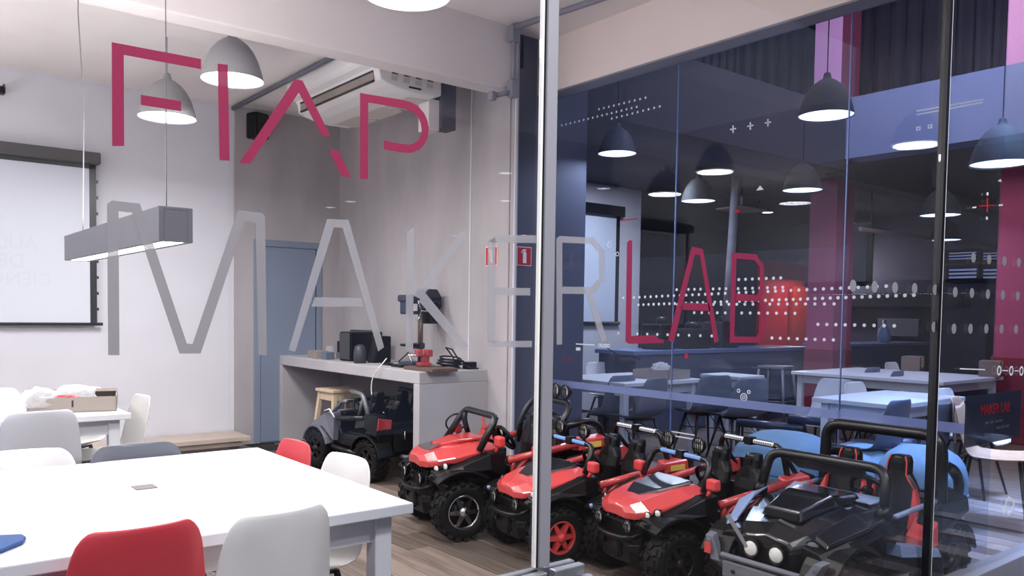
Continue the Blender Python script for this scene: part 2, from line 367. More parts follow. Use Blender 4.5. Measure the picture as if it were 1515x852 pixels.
for nm, pol, m in (
    ('F', [[(165.5, 62.3), (297.5, 87.3), (297.5, 102.1), (183.1, 81), (183.8, 215.8), (166.2, 215.8)], [(208.5, 140.1), (268, 149.6), (268, 164.4), (208.5, 154.9)]], CRIM),
    ('I', [[(322.2, 94), (337, 95.8), (339.8, 237.7), (325, 236.6)]], CRIM),
    ('A', quads(2.84, 350, 0, [[(12, 683), (245, 333), (277, 338), (262, 388), (57, 688)], [(262, 388), (277, 338), (397, 575), (360, 570)], [(388, 628), (428, 633), (482, 744), (443, 740)]]), CRIM),
    ('P', quads(2.84, 350, 0, [[(520, 390), (553, 396), (553, 753), (520, 752)], [(553, 396), (690, 418), (730, 428), (718, 460), (700, 455), (553, 430)],
        [(730, 428), (762, 445), (788, 475), (765, 492), (742, 469), (718, 460)], [(788, 475), (803, 508), (808, 540), (779, 545), (775, 518), (765, 492)],
        [(808, 540), (803, 578), (788, 608), (763, 590), (776, 568), (779, 545)], [(788, 608), (768, 630), (735, 642), (730, 607), (748, 601), (763, 590)],
        [(735, 642), (690, 640), (620, 627), (620, 591), (690, 604), (730, 607)]]), CRIM),
    ('M', quads(2.84, 0, 280, [[(455, 697), (450, 62), (470, 47), (498, 92), (502, 697)], [(470, 47), (588, 60), (555, 97), (498, 92)], [(588, 60), (785, 648), (755, 690), (555, 97)],
        [(785, 648), (810, 650), (843, 690), (755, 690)], [(810, 650), (1000, 88), (1030, 133), (843, 690)], [(1000, 88), (1103, 100), (1073, 142), (1030, 133)], [(1103, 100), (1114, 115), (1121, 697), (1086, 697), (1073, 142)]]), FROSTD),
    ('A', quads(2.6625, 340, 280, [[(232, 632), (383, 117), (410, 150), (258, 640)], [(383, 117), (468, 120), (445, 152), (410, 150)], [(445, 152), (468, 120), (608, 622), (585, 638)], [(335, 425), (518, 428), (526, 462), (322, 462)]]), FROST),
    ('K', quads(2.6625, 340, 280, [[(697, 172), (725, 147), (722, 640), (693, 640)], [(722, 418), (905, 168), (932, 165), (932, 188), (752, 432)], [(770, 408), (940, 615), (928, 635), (908, 625), (745, 440)]]), FROST),
    ('E', [[(722, 357), (733, 351), (733, 507), (722, 505)], [(722, 357), (734, 347.7), (793, 347.9), (793, 359.3), (733, 359.3)], [(733, 425.4), (784.5, 426), (784.5, 437), (733, 436.8)], [(722, 505), (787, 504), (787, 513.6), (728, 513.6)]], FROST),
    ('R', quads(3.043, 790, 280, [[(103, 700), (101, 225), (115, 210), (128, 240), (127, 698)], [(115, 210), (270, 218), (258, 245), (128, 240)], [(270, 218), (318, 278), (295, 285), (258, 245)],
        [(318, 278), (318, 412), (294, 400), (295, 285)], [(318, 412), (270, 472), (258, 440), (294, 400)], [(128, 438), (258, 440), (270, 472), (128, 470)], [(235, 471), (264, 472), (328, 672), (314, 690), (302, 682)]]), FROST),
    ('L', quads(3.043, 790, 280, [[(413, 685), (420, 240), (432, 228), (443, 232), (438, 660), (430, 696)], [(438, 660), (545, 657), (560, 672), (585, 678), (584, 692), (430, 696)]]), CRIM),
    ('A', quads(3.043, 790, 280, [[(605, 680), (712, 258), (724, 293), (630, 688)], [(712, 258), (760, 268), (748, 297), (724, 293)], [(748, 297), (760, 268), (832, 685), (812, 692)], [(672, 510), (788, 515), (795, 548), (660, 542)]]), CRIM),
    ('B', quads(3.043, 790, 280, [[(882, 690), (892, 285), (912, 312), (902, 662)], [(892, 285), (1000, 292), (990, 318), (912, 312)], [(1000, 292), (1035, 345), (1017, 348), (990, 318)], [(1035, 345), (1035, 465), (1017, 457), (1017, 348)],
        [(1035, 465), (1022, 488), (1003, 476), (1017, 457)], [(905, 470), (1003, 476), (1015, 505), (905, 502)], [(1003, 476), (1022, 488), (1042, 525), (1022, 532), (1015, 505)], [(1042, 525), (1042, 640), (1022, 632), (1022, 532)], [(1042, 640), (1015, 690), (1002, 664), (1022, 632)], [(882, 690), (902, 662), (1002, 664), (1015, 690)]]), CRIM)):
    film('letter', pol, m)['label'] = {CRIM: 'crimson', FROST: 'frosted', FROSTD: 'grey'}[m] + ' film letter ' + nm
def oval_at(px, py, r, m, name='dot', ring=0.0):
    c = at1(px, py); n = 14
    b = MB()
    if ring:
        for k in range(n):
            a0, a1 = 2 * math.pi * k / n, 2 * math.pi * (k + 1) / n
            b.prism([c + Vector((math.cos(a) * q, -0.0065, math.sin(a) * q)) for a, q in ((a0, r), (a1, r), (a1, r - ring), (a0, r - ring))], (0, -0.001, 0))
    else: b.prism([c + Vector((math.cos(2 * math.pi * k / n) * r, -0.0065, math.sin(2 * math.pi * k / n) * r)) for k in range(n)], (0, -0.001, 0))
    return b.build(name, m, w1)
for s, ox, oy, pl in ((3.044, 1130, 280, [(403, 434), (500, 439), (592, 443), (680, 447), (773, 452), (863, 463), (938, 467), (1010, 472), (1078, 476), (1145, 480)]),
                      (3.044, 1130, 280, [(768, 620), (857, 628), (932, 628), (1003, 628), (1072, 629), (1137, 630), (945, 308), (1016, 316), (1085, 323), (1150, 330)])):
    for a, b in pl: oval_at(a / s + ox, b / s + oy, 0.0235, OVALF)
film('dash', [[(1420.5, 544.6), (1457.5, 546), (1457.5, 547.6), (1420.5, 546.3)]], DOTW)
for k, px in enumerate((1478.5, 1496.5, 1511.5)): oval_at(px, 548 + k * .4, 0.025, DOTW, 'ring', 0.008)
film('dash', [[(1483.5, 547.4), (1491.5, 547.6), (1491.5, 549), (1483.5, 548.8)], [(1501.5, 547.8), (1507, 548), (1507, 549.4), (1501.5, 549.2)]], DOTW)
def ring_poly(pts, wd, m, name):
    c = (sum(p[0] for p in pts) / len(pts), sum(p[1] for p in pts) / len(pts)); n = len(pts)
    inn = [(c[0] + (x - c[0]) * (1 - wd), c[1] + (y - c[1]) * (1 - wd)) for x, y in pts]
    return film(name, [[pts[i], pts[(i + 1) % n], inn[(i + 1) % n], inn[i]] for i in range(n)], m)
ring_poly([(1493, 734), (1501.5, 740), (1500, 757), (1493, 763.5), (1487.5, 758), (1488.5, 740)], 0.28, DOTW, 'hexagon')
film('cross', [[(1460.2, 293), (1461.8, 293), (1461.8, 314), (1460.2, 314)], [(1449, 304), (1472, 302.6), (1472, 304), (1449, 305.6)]], REDF)
film('dash', [[(1460, 284.5), (1462.5, 284.5), (1462.5, 289), (1460, 289)], [(1459, 320.5), (1461.5, 320.5), (1461.5, 325), (1459, 325)], [(1439, 306), (1444.5, 305.4), (1444.5, 307.6), (1439, 308.2)], [(1478, 302.6), (1483.5, 302), (1483.5, 304.2), (1478, 304.8)]], DOTW)
film('grey_bar', [[(1074, 763), (1079.5, 759.5), (1107, 808), (1103, 811)]], FROSTD)

# ------------------------------------------------------------------ side glass
w2 = empty('window_2', (XG, 0, 0), kind='structure')
js = [1.72]
for px in (1252, 1000): js.append(onx(px, 300, XG).y)
js.append(5.17)
for a, b in zip(js[:-1], js[1:]):
    MB().b2((-0.005, a + 0.003, 0.0), (0.005, b - 0.003, 3.128)).build('pane', GLASS2, w2)
for j in js[1:]: MB().b2((-0.006, j - 0.0028, 0.0), (0.006, j + 0.0028, 3.128)).build('pane_edge', STEEL, w2)
MB().b2((-0.0075, 1.75, 0.745), (-0.006, 5.15, 0.80)).build('film_band', STRIPF, w2)['label'] = 'pale blue safety band'
def at2(px, py): p = onx(px, py, XG - .0075); return Vector((-0.0065, p.y, p.z))
def film2(name, polys, m):
    b = MB()
    for pl in polys: b.prism([at2(*p) for p in pl], (-0.001, 0, 0))
    return b.build(name, m, w2)
def disc2(b, px, py, r, ring=0):
    c = at2(px, py); n = 10
    pts = lambda q: [c + Vector((0, math.cos(2 * math.pi * k / n) * q, math.sin(2 * math.pi * k / n) * q)) for k in range(n)]
    if ring:
        o, i = pts(r), pts(r - ring)
        for k in range(n): b.prism([o[k], o[(k + 1) % n], i[(k + 1) % n], i[k]], (-0.001, 0, 0))
    else: b.prism(pts(r), (-0.001, 0, 0))
dots = MB()
def row(x0, y0, x1, y1, n, r=0.0105):
    # evenly spaced on the glass, not on the picture
    a, b = at2(x0, y0), at2(x1, y1)
    for k in range(n):
        c = a.lerp(b, k / (n - 1)); q = 10
        dots.prism([c + Vector((0, math.cos(2 * math.pi * i / q) * r, math.sin(2 * math.pi * i / q) * r)) for i in range(q)], (-0.001, 0, 0))
row(1093, 413.5, 1155, 411, 7); row(1001, 428.5, 1074, 427, 9); row(1092, 427, 1158, 425, 7)
row(922, 440.7, 1311, 423.2, 38); row(944.5, 450.9, 1352, 436.5, 42); row(1002, 450.5, 1234, 449.5, 20)
row(1027, 462.5, 1176, 463.5, 13); row(1210, 479.7, 1323, 482, 9); row(915, 493, 1053, 497, 10); row(1142, 500, 1233, 502.8, 8)
row(831, 185.4, 942, 158, 17, 0.009); row(886, 161.5, 955, 144.5, 10, 0.009); row(905, 175.5, 976, 157.5, 10, 0.009)
d_ = dots.build('dot_pattern', DOTW, w2); d_['kind'] = 'stuff'
for px, py in ((1084.5, 191), (1110, 186.3), (1136, 181.5)):
    film2('plus_mark', [[(px - 1, py - 5.5), (px + 1, py - 5.5), (px + 1, py + 5.5), (px - 1, py + 5.5)], [(px - 4.5, py - .4), (px + 4.5, py - 2), (px + 4.5, py), (px - 4.5, py + 1.6)]], DOTW)
film2('triangle', [[(1124.5, 274.5), (1130, 280.5), (1118.5, 282)]], DOTW)
film2('triangle', [[(1091, 308.5), (1095.5, 314), (1086, 314.5)]], REDF)
film2('dash', [[(1356, 163.3), (1455, 146), (1455, 148), (1356, 165.3)]], DOTW)
film2('dash', [[(1356, 168.8), (1454, 150.3), (1454, 152.3), (1356, 170.6)]], DOTW)
for px, py in ((1358.5, 190), (1375.8, 187), (1396.5, 183.3)):
    q = [(px - 3.3, py - 2.4), (px + 3.3, py - 3.6), (px + 3.3, py + 2.4), (px - 3.3, py + 3.6)]
    i = [(px + (a - px) * .45, py + (b - py) * .45) for a, b in q]
    film2('square_mark', [[q[k], q[(k + 1) % 4], i[(k + 1) % 4], i[k]] for k in range(4)], DOTW)
film2('dash', [[(993.5, 637.3), (1027.5, 642.8), (1027.5, 644.6), (993.5, 639.1)]], DOTW)
film2('dash', [[(993.5, 643.3), (1027.5, 649), (1027.5, 650.8), (993.5, 645.1)]], DOTW)
film2('dash', [[(852, 507.8), (880, 509.5), (880, 511.3), (852, 509.6)]], DOTW)
film2('square_mark', [[(852, 513.8), (858.5, 514), (858.5, 518.6), (852, 518.5)]], DOTW)
rings = MB()
for px, py, r in ((887, 511, .016), (891.3, 511.2, .016), (895.5, 511.4, .016), (899.8, 511.6, .016), (1100.3, 587.6, .028), (1092.7, 578, .014), (1107.8, 579.8, .014)): disc2(rings, px, py, r, .007)
disc2(rings, 1100.3, 587.6, .013, .006)
for px, py, r in ((902.3, 361.8, .028), (913.3, 375.8, .018)): disc2(rings, px, py, r, .006)
rings.build('ring_marks', DOTW, w2)['kind'] = 'stuff'
film2('dash', [[(919.5, 325.3), (942, 322.8), (942, 324.3), (919.5, 326.8)]], REDF)
rd = MB(); disc2(rd, 1015.5, 526.5, .018)
for k in range(3): disc2(rd, 831.5 + k * 5.8, 531 + k * .4, .011)
rd.build('red_dots', REDF, w2)['kind'] = 'stuff'
film2('trace_mark', [[(899, 514), (911, 523), (911, 525), (898, 515.5)], [(911, 523), (921, 527), (921, 529), (911, 525)], [(921, 527), (934, 525.5), (934, 527.5), (921, 529)], [(934, 525.5), (947, 531), (947, 533), (934, 527.5)], [(911, 525), (914, 525.5), (910.5, 538), (908, 538)]], SMOKE)

# ------------------------------------------------------------------ tables
def make_table(name, lo, hi, label, group=None, ztop=0.74, th=0.035, leg=0.06, inset=0.05):
    (x0, y0), (x1, y1) = lo, hi
    cx, cy = (x0 + x1) / 2, (y0 + y1) / 2; hx, hy = (x1 - x0) / 2, (y1 - y0) / 2
    t = empty(name, (cx, cy, 0), 0, label, 'table', group)
    MB().b2((-hx, -hy, ztop - th), (hx, hy, ztop)).build('tabletop', TABLEW, t, bevel=0.004)
    for sx in (-1, 1):
        for sy in (-1, 1):
            a, b = sx * (hx - inset - leg / 2), sy * (hy - inset - leg / 2)
            MB().b2((a - leg / 2, b - leg / 2, 0), (a + leg / 2, b + leg / 2, ztop - th)).build('leg', TABLEW, t, bevel=0.004)
    ap = MB(); q = inset + leg / 2
    for s in (-1, 1):
        ap.b2((-hx + q, s * (hy - q) - 0.012, ztop - th - 0.09), (hx - q, s * (hy - q) + 0.012, ztop - th)); ap.b2((s * (hx - q) - 0.012, -hy + q, ztop - th - 0.09), (s * (hx - q) + 0.012, hy - q, ztop - th))
    ap.build('apron', TABLEW, t)
    return t
t1 = make_table('meeting_table', (-1.25, 2.2), (1.395, 3.49), 'large white table nearest the glass with a square grey socket cover')
g = MB(); g.b2((-0.035, -0.035, 0), (0.035, 0.035, 0.003)); g.build('socket_cover', mat('socket_grey', (112, 106, 106), .8), t1, loc=(0.765 - 0.0725, 2.91 - 2.845, 0.74), bevel=0.001)
t2 = make_table('meeting_table', (-1.2, 5.02), (1.25, 6.3), 'white table further back carrying the open cardboard box')
# blue cloth
b = MB(); P = [onz(-40, 800, .74), onz(33, 796.5, .74), onz(38.5, 800, .74), onz(34, 806, .74), onz(0, 820, .74), onz(-45, 828, .74)]
b.prism([(p.x, p.y, 0.741) for p in P], (0, 0, 0.012)); o = b.build('folded_cloth', CLOTH, bevel=0.004, seg=2)
tag(o, 'folded dark blue cloth lying on the near white table', 'cloth')

# ------------------------------------------------------------------ shell chairs
def chair_proto(m, label, group=None, lm=None):
    t = empty('shell_chair', (0, 0, 0), 0, label, 'chair', group)
    prof = [(.225, .405), (.215, .437), (.13, .432), (.03, .42), (-.07, .418), (-.145, .438), (-.185, .49), (-.205, .56), (-.225, .64), (-.243, .72), (-.253, .77), (-.257, .80)]
    wid = [.15, .185, .20, .212, .215, .215, .215, .21, .20, .185, .172, .135]
    n = len(prof) - 1
    def fn(u, v):
        f = v * n; i = min(int(f), n - 1); k = f - i
        y = prof[i][0] * (1 - k) + prof[i + 1][0] * k; z = prof[i][1] * (1 - k) + prof[i + 1][1] * k; w = wid[i] * (1 - k) + wid[i + 1] * k
        s = (u - .5) * 2; q = abs(s) ** 2.4
        up = .045 * q * max(0, 1 - abs(v - .3) * 2.6); fw = .05 * q * max(0, min(1, (v - .42) * 4)) * (1 - .35 * v)
        return (s * w, y + fw, z + up)
    MB().grid(fn, 12, n).build('seat_shell', m, t, solid=0.007, sub=1)
    for sx in (-1, 1):
        for sy in (-1, 1):
            MB().tube([(sx * .12, sy * .10 - .01, .415), (sx * .205, sy * .20 - .01, 0.0)], [.013, .009], 8).build('leg', lm or DARKM, t)
    br = MB()
    for sx in (-1, 1):
        br.tube([(sx * .15, .13, .28), (-sx * .15, -.15, .28)], .004, 6)
        br.tube([(sx * .165, -.17, .21), (sx * .13, .1, .40)], .004, 6)
    br.b2((-.12, -.12, .405), (.12, .10, .416))
    br.build('brace', DARKM, t)
    return t
PROTO = {}
def chair(key, m, x, y, rz, label, group=None):
    if key not in PROTO:
        c = PROTO[key] = chair_proto(m, label, group)
    else:
        src = PROTO[key]; c = copy_tree(src)
        for k in ('group',):
            if k in c: del c[k]
        tag(c, label, None, group)
    c.location = (x, y, 0); c.rotation_euler.z = R(rz); c.scale = (1, 1, 1); return c
_c = chair('r', SHELLR, .535, 2.325, 2, 'red shell chair in the foreground seen from behind', 'shell chairs in the maker room')
_c.scale = (.87, 1, 1.025)
_c = chair('w', SHELLW, .875, 2.295, 5, 'large white shell chair in the right foreground seen from behind', 'shell chairs in the maker room')
_c.scale = (.87, 1, 1.02)
_c = chair('w', SHELLW, 1.235, 2.76, 92, 'white shell chair at the right end of the near table', 'shell chairs in the maker room')
_c = chair('r', SHELLR, 1.215, 3.2, 88, 'small red shell chair tucked at the far right corner of the near table', 'shell chairs in the maker room')
chair('d', SHELLD, .9, 3.27, 183, 'smoky grey shell chair on the far side of the near table', 'shell chairs in the maker room')
chair('w', SHELLW, .48, 3.34, 176, 'white shell chair on the far side of the near table, at the left edge', 'shell chairs in the maker room')
chair('g', SHELLG, .76, 5.12, 2, 'pale grey shell chair with its back turned, at the rear table', 'shell chairs in the maker room')
chair('w', SHELLW, 1.19, 5.42, 93, 'white shell chair at the right end of the rear table', 'shell chairs in the maker room')
chair('w', SHELLW, 1.08, 6.05, 140, 'white shell chair behind the cardboard box', 'shell chairs in the maker room')
chair('w', SHELLW, .70, 6.14, 180, 'white shell chair at the far left behind the rear table', 'shell chairs in the maker room')

# ------------------------------------------------------------------ things on the rear table
bx = empty('cardboard_box', (1.205, 5.17, .74), R(-14), 'open shallow cardboard box on the rear white table', 'box')
bw, bd, bh = .46, .52, .088
for nm, lo, hi in (('base', (-bw, 0, 0), (0, bd, .004)), ('side', (-bw, 0, 0), (0, .005, bh)), ('side', (-bw, bd - .005, 0), (0, bd, bh)), ('side', (-bw, 0, 0), (-bw + .005, bd, bh)), ('side', (-.005, 0, 0), (0, bd, bh))):
    MB().b2(lo, hi).build(nm, CARD, bx)
MB().b2((-.235, -.001, .03), (-.225, .0, .07)).build('slot', INK, bx)
MB().b2((-bw, bd * .62, bh), (-.005, bd, bh + .003)).build('flap', mat('dark_cardboard', (120, 106, 98), .85), bx)
def crumple(name, c, r, m, seed, sq=(1, 1, 1)):
    rs = random.Random(seed); bm = bmesh.new(); bmesh.ops.create_icosphere(bm, subdivisions=3, radius=r)
    for v in bm.verts: v.co = Vector((v.co.x * sq[0], v.co.y * sq[1], v.co.z * sq[2])) * (0.8 + rs.random() * .38)
    for v in bm.verts: v.co.z = max(v.co.z, -r * sq[2] * .5)
    me = bpy.data.meshes.new(name); bm.to_mesh(me); bm.free(); me.materials.append(m); o = bpy.data.objects.new(name, me); COL.objects.link(o); o.location = c; return o
M4 = Matrix.Translation((1.205, 5.17, .74)) @ Matrix.Rotation(R(-14), 4, 'Z')
tag(crumple('plastic_bag', M4 @ Vector((-.40, .06, .07)), .10, BAG, 3, (1, .8, .75)), 'crumpled clear plastic bag over the left end of the cardboard box', 'bag')
tag(crumple('plastic_bag', M4 @ Vector((-.22, .16, .085)), .10, BAG, 5, (1.1, 1, .6)), 'crumpled clear plastic bag heaped in the middle of the cardboard box', 'bag')
tag(crumple('packet', M4 @ Vector((-.27, .045, .082)), .055, SHELLR, 8, (1.3, .5, .3)), 'flat red packet on the front edge of the cardboard box', 'packet')

# ------------------------------------------------------------------ platform, screen, wall things
pf = empty('wooden_platform', (0, 7.5, 0), 0, 'low wooden platform running along the back wall', 'platform')
for k in range(3): MB().b2((-1.4, k * .15 + .002, .11), (2.93, k * .15 + .148, .15)).build('board', mat('pale_oak', (186, 170, 158), .55, var=.1, scale=4, stretch=(1, 6, 1)), pf, bevel=.003)
MB().b2((-1.4, .06, 0), (2.84, .44, .06)).build('plinth', mat('dark_wood', (86, 72, 64), .6), pf)
MB().b2((-1.4, .04, .06), (2.86, .44, .11)).build('riser', mat('pale_oak', (186, 170, 158)), pf)
sc = empty('projection_screen', (0, YB - .06, 0), 0, 'large white roll-down projection screen with black borders', 'screen')
MB().b2((-.55, 0, 1.21), (1.635, .004, 2.6)).build('fabric', SCREENW, sc)
MB().b2((1.635, -.001, 1.21), (1.69, .005, 2.6)).build('border', INK, sc)
MB().b2((-.605, -.001, 1.21), (-.55, .005, 2.6)).build('border', INK, sc)
MB().b2((-.6, -.001, 2.56), (1.69, .006, 2.61)).build('border', INK, sc)
MB().b2((-.65, -.06, 2.60), (1.72, .055, 2.70)).build('case', mat('screen_case', (70, 66, 66), .6), sc, bevel=.01)
MB().tube([(-.65, 0, 1.2), (1.735, 0, 1.2)], .014, 10).build('bottom_bar', BLACKT, sc)
for k in range(9):
    MB().b2((1.69, -.004, 1.32 + k * .14), (1.705, .004, 1.345 + k * .14)).build('tension_tab', INK, sc)
cm = ony(2, 134, 7.9)
o = empty('wall_camera', cm, 0, 'small dark camera bracketed high on the back wall at the left edge', 'camera')
MB().box((0, 0, 0), (.05, .08, .06)).build('body', BLACK, o, bevel=.008); MB().tube([(0, .04, 0), (.03, .07, .07)], .008).build('bracket', GREYP, o)
sp = empty('wall_speaker', (3.115, 7.80, 3.13), R(20), 'black loudspeaker bracketed near the ceiling left of the air conditioner', 'speaker')
MB().box((0, 0, 0), (.17, .15, .25)).build('cabinet', BLACK, sp, bevel=.02); MB().b2((-.065, -.079, -.105), (.065, -.074, .105)).build('grille', INK, sp, bevel=.004); MB().tube([(0, .07, .05), (0, .14, .09)], .012).build('bracket', DARKM, sp)

# fire extinguisher signs
def fire_sign(name, mx, sz, label):
    e = empty(name, (0, 0, 0), 0, label, 'sign'); e.matrix_world = mx; h = sz / 2
    MB().b2((-h, -.002, -h), (h, .002, h)).build('plate', SIGNW, e); MB().b2((-h * .93, -.0032, -h * .93), (h * .93, -.002, h * .93)).build('red_field', REDSIGN, e)
    b = MB(); y = -.0034
    b.prism([(x * h, y, z * h) for x, z in ((-.2, -.72), (.28, -.72), (.28, .3), (.2, .45), (.1, .5), (-.04, .5), (-.14, .45), (-.2, .3))], (0, -.001, 0))
    b.prism([(x * h, y, z * h) for x, z in ((-.08, .5), (.14, .5), (.14, .62), (.3, .8), (.1, .72), (-.15, .74), (-.32, .62), (-.42, .35), (-.33, .3), (-.24, .52), (-.08, .6))], (0, -.001, 0))
    b.build('extinguisher_symbol', SIGNW, e); return e
fire_sign('fire_sign', Matrix.Translation((4.335, 5.186, 1.818)), .155, 'red fire extinguisher sign on the dark grey end wall')
fire_sign('fire_sign', Matrix.Translation((XW - .016, 5.262, 1.807)) @ Matrix.Rotation(R(-90), 4, 'Z'), .155, 'red fire extinguisher sign on the pale concrete wall, behind the frosted letter E')

# ------------------------------------------------------------------ air conditioner and services
ac = empty('air_conditioner', (3.3, 5.36, 3.0), 0, 'white ceiling air conditioner with a dark louvre slot', 'air conditioner')
sec = [(3.62, 3.32), (3.62, 3.03), (3.55, 3.005), (3.36, 3.0), (3.24, 3.012), (3.14, 3.035), (3.075, 3.06), (3.062, 3.13), (3.045, 3.155), (3.0, 3.175), (2.97, 3.2), (2.96, 3.32)]
b = MB(); b.loft([[(x - 3.3, 0 + (0.0 if j else .0), z - 3.0) for x, z in sec] if False else [((x - 3.3), yy, (z - 3.0)) for x, z in sec] for j, yy in enumerate((0, 1.42))]); b.build('casing', SHELLW, ac, bevel=.012)
lv = MB()
for k in range(2): lv.box((-.239, .71, .060 + k * .072), (.016, 1.26, .012))
lv.build('slot', INK, ac)
MB().box((-.236, .71, .096), (.012, 1.26, .058)).build('louvre', CARD, ac)
for i in range(3): MB().b2((.08, .10 + i * .42, -.001), (.29, .48 + i * .42, .004)).build('intake_grille', mat('grille_beige', (200, 192, 186), .6), ac, bevel=.002)
for i in range(4):
    MB().b2((-.13 + i * .105, -.004, .115), (-.075 + i * .105, .004, .15)).build('terminal', CARD, ac); MB().b2((-.125 + i * .105, -.006, .122), (-.10 + i * .105, -.003, .136)).build('terminal_slot', INK, ac)
    MB().b2((-.135 + i * .105, -.003, .07), (-.08 + i * .105, .003, .105)).build('terminal', mat('grille_beige', (200, 192, 186), .6), ac)
MB().b2((.02, -.003, .038), (.13, .002, .052)).build('badge', INK, ac)
du = MB().b2((3.66, 5.42, 2.80), (3.80, 5.56, 3.33)).build('wall_duct', DARKCOL, bevel=.004); tag(du, 'dark grey duct hanging behind the air conditioner', 'duct')
du = MB().b2((3.56, 5.45, 2.78), (3.66, 5.6, 3.02)).build('service_panel', BEAM, bevel=.004); tag(du, 'pale service panel under the air conditioner', 'panel')
b = MB(); b.tube([(3.42, 7.9, 3.29), (2.98, 7.9, 3.29)] if False else [(2.93, 7.95, 3.30), (2.93, 5.1, 3.30)], .022, 10); o = b.build('ceiling_pipe', GREYP); tag(o, 'grey pipe along the ceiling beside the air conditioner', 'pipe')
cd_ = empty('conduit', (3.985, 4.93, 3.0), 0, 'grey electrical conduit with two junction boxes at the end of the white beam', 'conduit')
b = MB(); b.tube([(0, 0, .10), (0, 0, .5)], .022, 10); b.tube([(0, 0, .04), (-.16, .02, -.01)], .02, 10); b.tube([(0, -.02, .52), (.12, -1.0, .525), (.2, -3.0, .53)], .022, 10); b.build('pipe', ALUP, cd_)
for z in (.06, .475): MB().box((0, 0, z), (.085, .07, .13)).build('junction_box', ALUP, cd_, bevel=.012)
MB().box((-.185, .02, -.02), (.05, .06, .07)).build('elbow', ALUP, cd_, bevel=.012)

# ------------------------------------------------------------------ pendant lamps
def pendant(loc, D, m, glow, power, label, ctop, group=None, neck=True, proto={}):
    key = (m.name, glow.name)
    if key in proto:
        t = copy_tree(proto[key][0]); t.location = loc; s = D / proto[key][1]; t.scale = (s, s, s); tag(t, label)
    else:
        t = empty('pendant_lamp', loc, 0, label, 'lamp'); r = D / 2; proto[key] = (t, D)
        prof = [(r, 0), (r * .99, .035 * D), (r * .93, .16 * D), (r * .83, .32 * D), (r * .68, .47 * D), (r * .5, .58 * D), (r * .30, .655 * D), (r * .16, .69 * D), (r * .13, .76 * D), (r * .10, .80 * D), (.001, .81 * D)]
        MB().lathe(prof, 32, cap=False).build('shade', m, t)
        MB().lathe([(0.001, .02 * D), (r * .97, .02 * D), (r * .97, .024 * D), (.001, .024 * D)], 32).build('diffuser', glow, t)
        MB().tube([(0, 0, .8 * D), (0, 0, 1.9)], .0045, 6).build('cord', SHADE if m is SHADE else BLACK, t)
    for ch in t.children:
        if ch.name.startswith('cord'): ch.scale = (1, 1, 1)
    if group: t['group'] = group
    for ch in t.children:
        if ch.name.startswith('cord'):
            ch.data = ch.data.copy(); zt = (ctop - loc[2]) / t.scale[2]
            for v in ch.data.vertices:
                if v.co.z > .9 * D / t.scale[2]: v.co.z = zt
    if power: area_light('pendant_or_fill', Vector(loc) - Vector((0, 0, .006)), D * .9, power, (1, .97, .95) if glow is GLOW else (.72, .82, 1.0), spread=170)
    return t
pendant((2.06, 3.35, 2.83), .41, SHADE, GLOW, PEND_W, 'grey dome pendant lamp cut by the top edge, nearest the glass', 3.56, 'dome lamps in the maker room')
pendant((2.01, 5.47, 2.875), .405, SHADE, GLOW, PEND_W, 'large grey dome pendant lamp right of the crimson letter F', 3.33, 'dome lamps in the maker room')
pendant((1.83, 6.3, 2.745), .405, SHADE, GLOW, PEND_W, 'smaller grey dome pendant lamp behind the crimson letter F', 3.33, 'dome lamps in the maker room')
for y_ in (3.35, 5.9): area_light('pendant_or_fill', (-.2, y_, 2.79), .38, PEND_W, (1, .97, .95), spread=170)   # added unseen fill left of the frame, no lamp modelled
# linear lamp
ll = empty('linear_lamp', (.96, 3.2, 1.6), 0, 'dark grey rectangular linear lamp hanging in front of the projection screen', 'lamp')
b = MB(); z0, z1, w = 0, .132, .085
b.b2((-.0425 - .02, 0, z0), (-.0425, 1.75, z1)); b.b2((.0425, 0, z0), (.0625, 1.75, z1)); b.b2((-.0425, 0, z1 - .012), (.0425, 1.75, z1)); b.b2((-.0425, 0, z0), (.0425, .012, z1 - .012)); b.b2((-.0425, 1.738, z0), (.0425, 1.75, z1 - .012))
b.build('housing', mat('lamp_housing', (92, 92, 100), .5), ll, bevel=.002)
MB().b2((-.042, .012, z0 + .003), (.042, 1.738, z0 + .012)).build('diffuser', GLOW, ll)
MB().tube([(0, .12, z1), (0, .12, 1.96)], .002, 6).build('cord', mat('cord_grey', (110, 108, 110), .7), ll); MB().tube([(0, 1.6, z1), (0.01, 1.6, .8), (-.01, 1.62, 1.3), (0, 1.6, 1.96)], .003, 6).build('cord', mat('cord_grey', (110, 108, 110), .7), ll)
area_light('linear_light', (.96, 4.07, 1.597), .08, LINEAR_W, (1, .95, .88), size_y=1.7)

# upward fill added to brighten the ceiling, no such fixtures modelled
for x_, y_ in ((.96, 4.07), (-1.0, 3.2), (-1.0, 6.6)): area_light('ceiling_fill', (x_, y_, 1.745), .1, UP_W, (1, .95, .93), (R(180), 0, 0), size_y=1.25)

# ------------------------------------------------------------------ concrete workbench and what stands on it
BZ = .887
wb = empty('workbench', (3.4, 5.3, 0), 0, 'grey concrete workbench against the right wall', 'workbench')
MB().b2((0, 0, BZ - .095), (.668, 2.665, BZ)).build('top', BENCHC, wb, bevel=.006)
MB().b2((0, 0, 0), (.668, .085, BZ - .095)).build('side_panel', BENCHC, wb, bevel=.006)
MB().b2((0, 2.58, 0), (.668, 2.665, BZ - .095)).build('side_panel', BENCHC, wb, bevel=.006)
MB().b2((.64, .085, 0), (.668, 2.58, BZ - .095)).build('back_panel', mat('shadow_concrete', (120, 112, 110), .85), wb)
def bz(px, py, x): return onx(px, py, x)
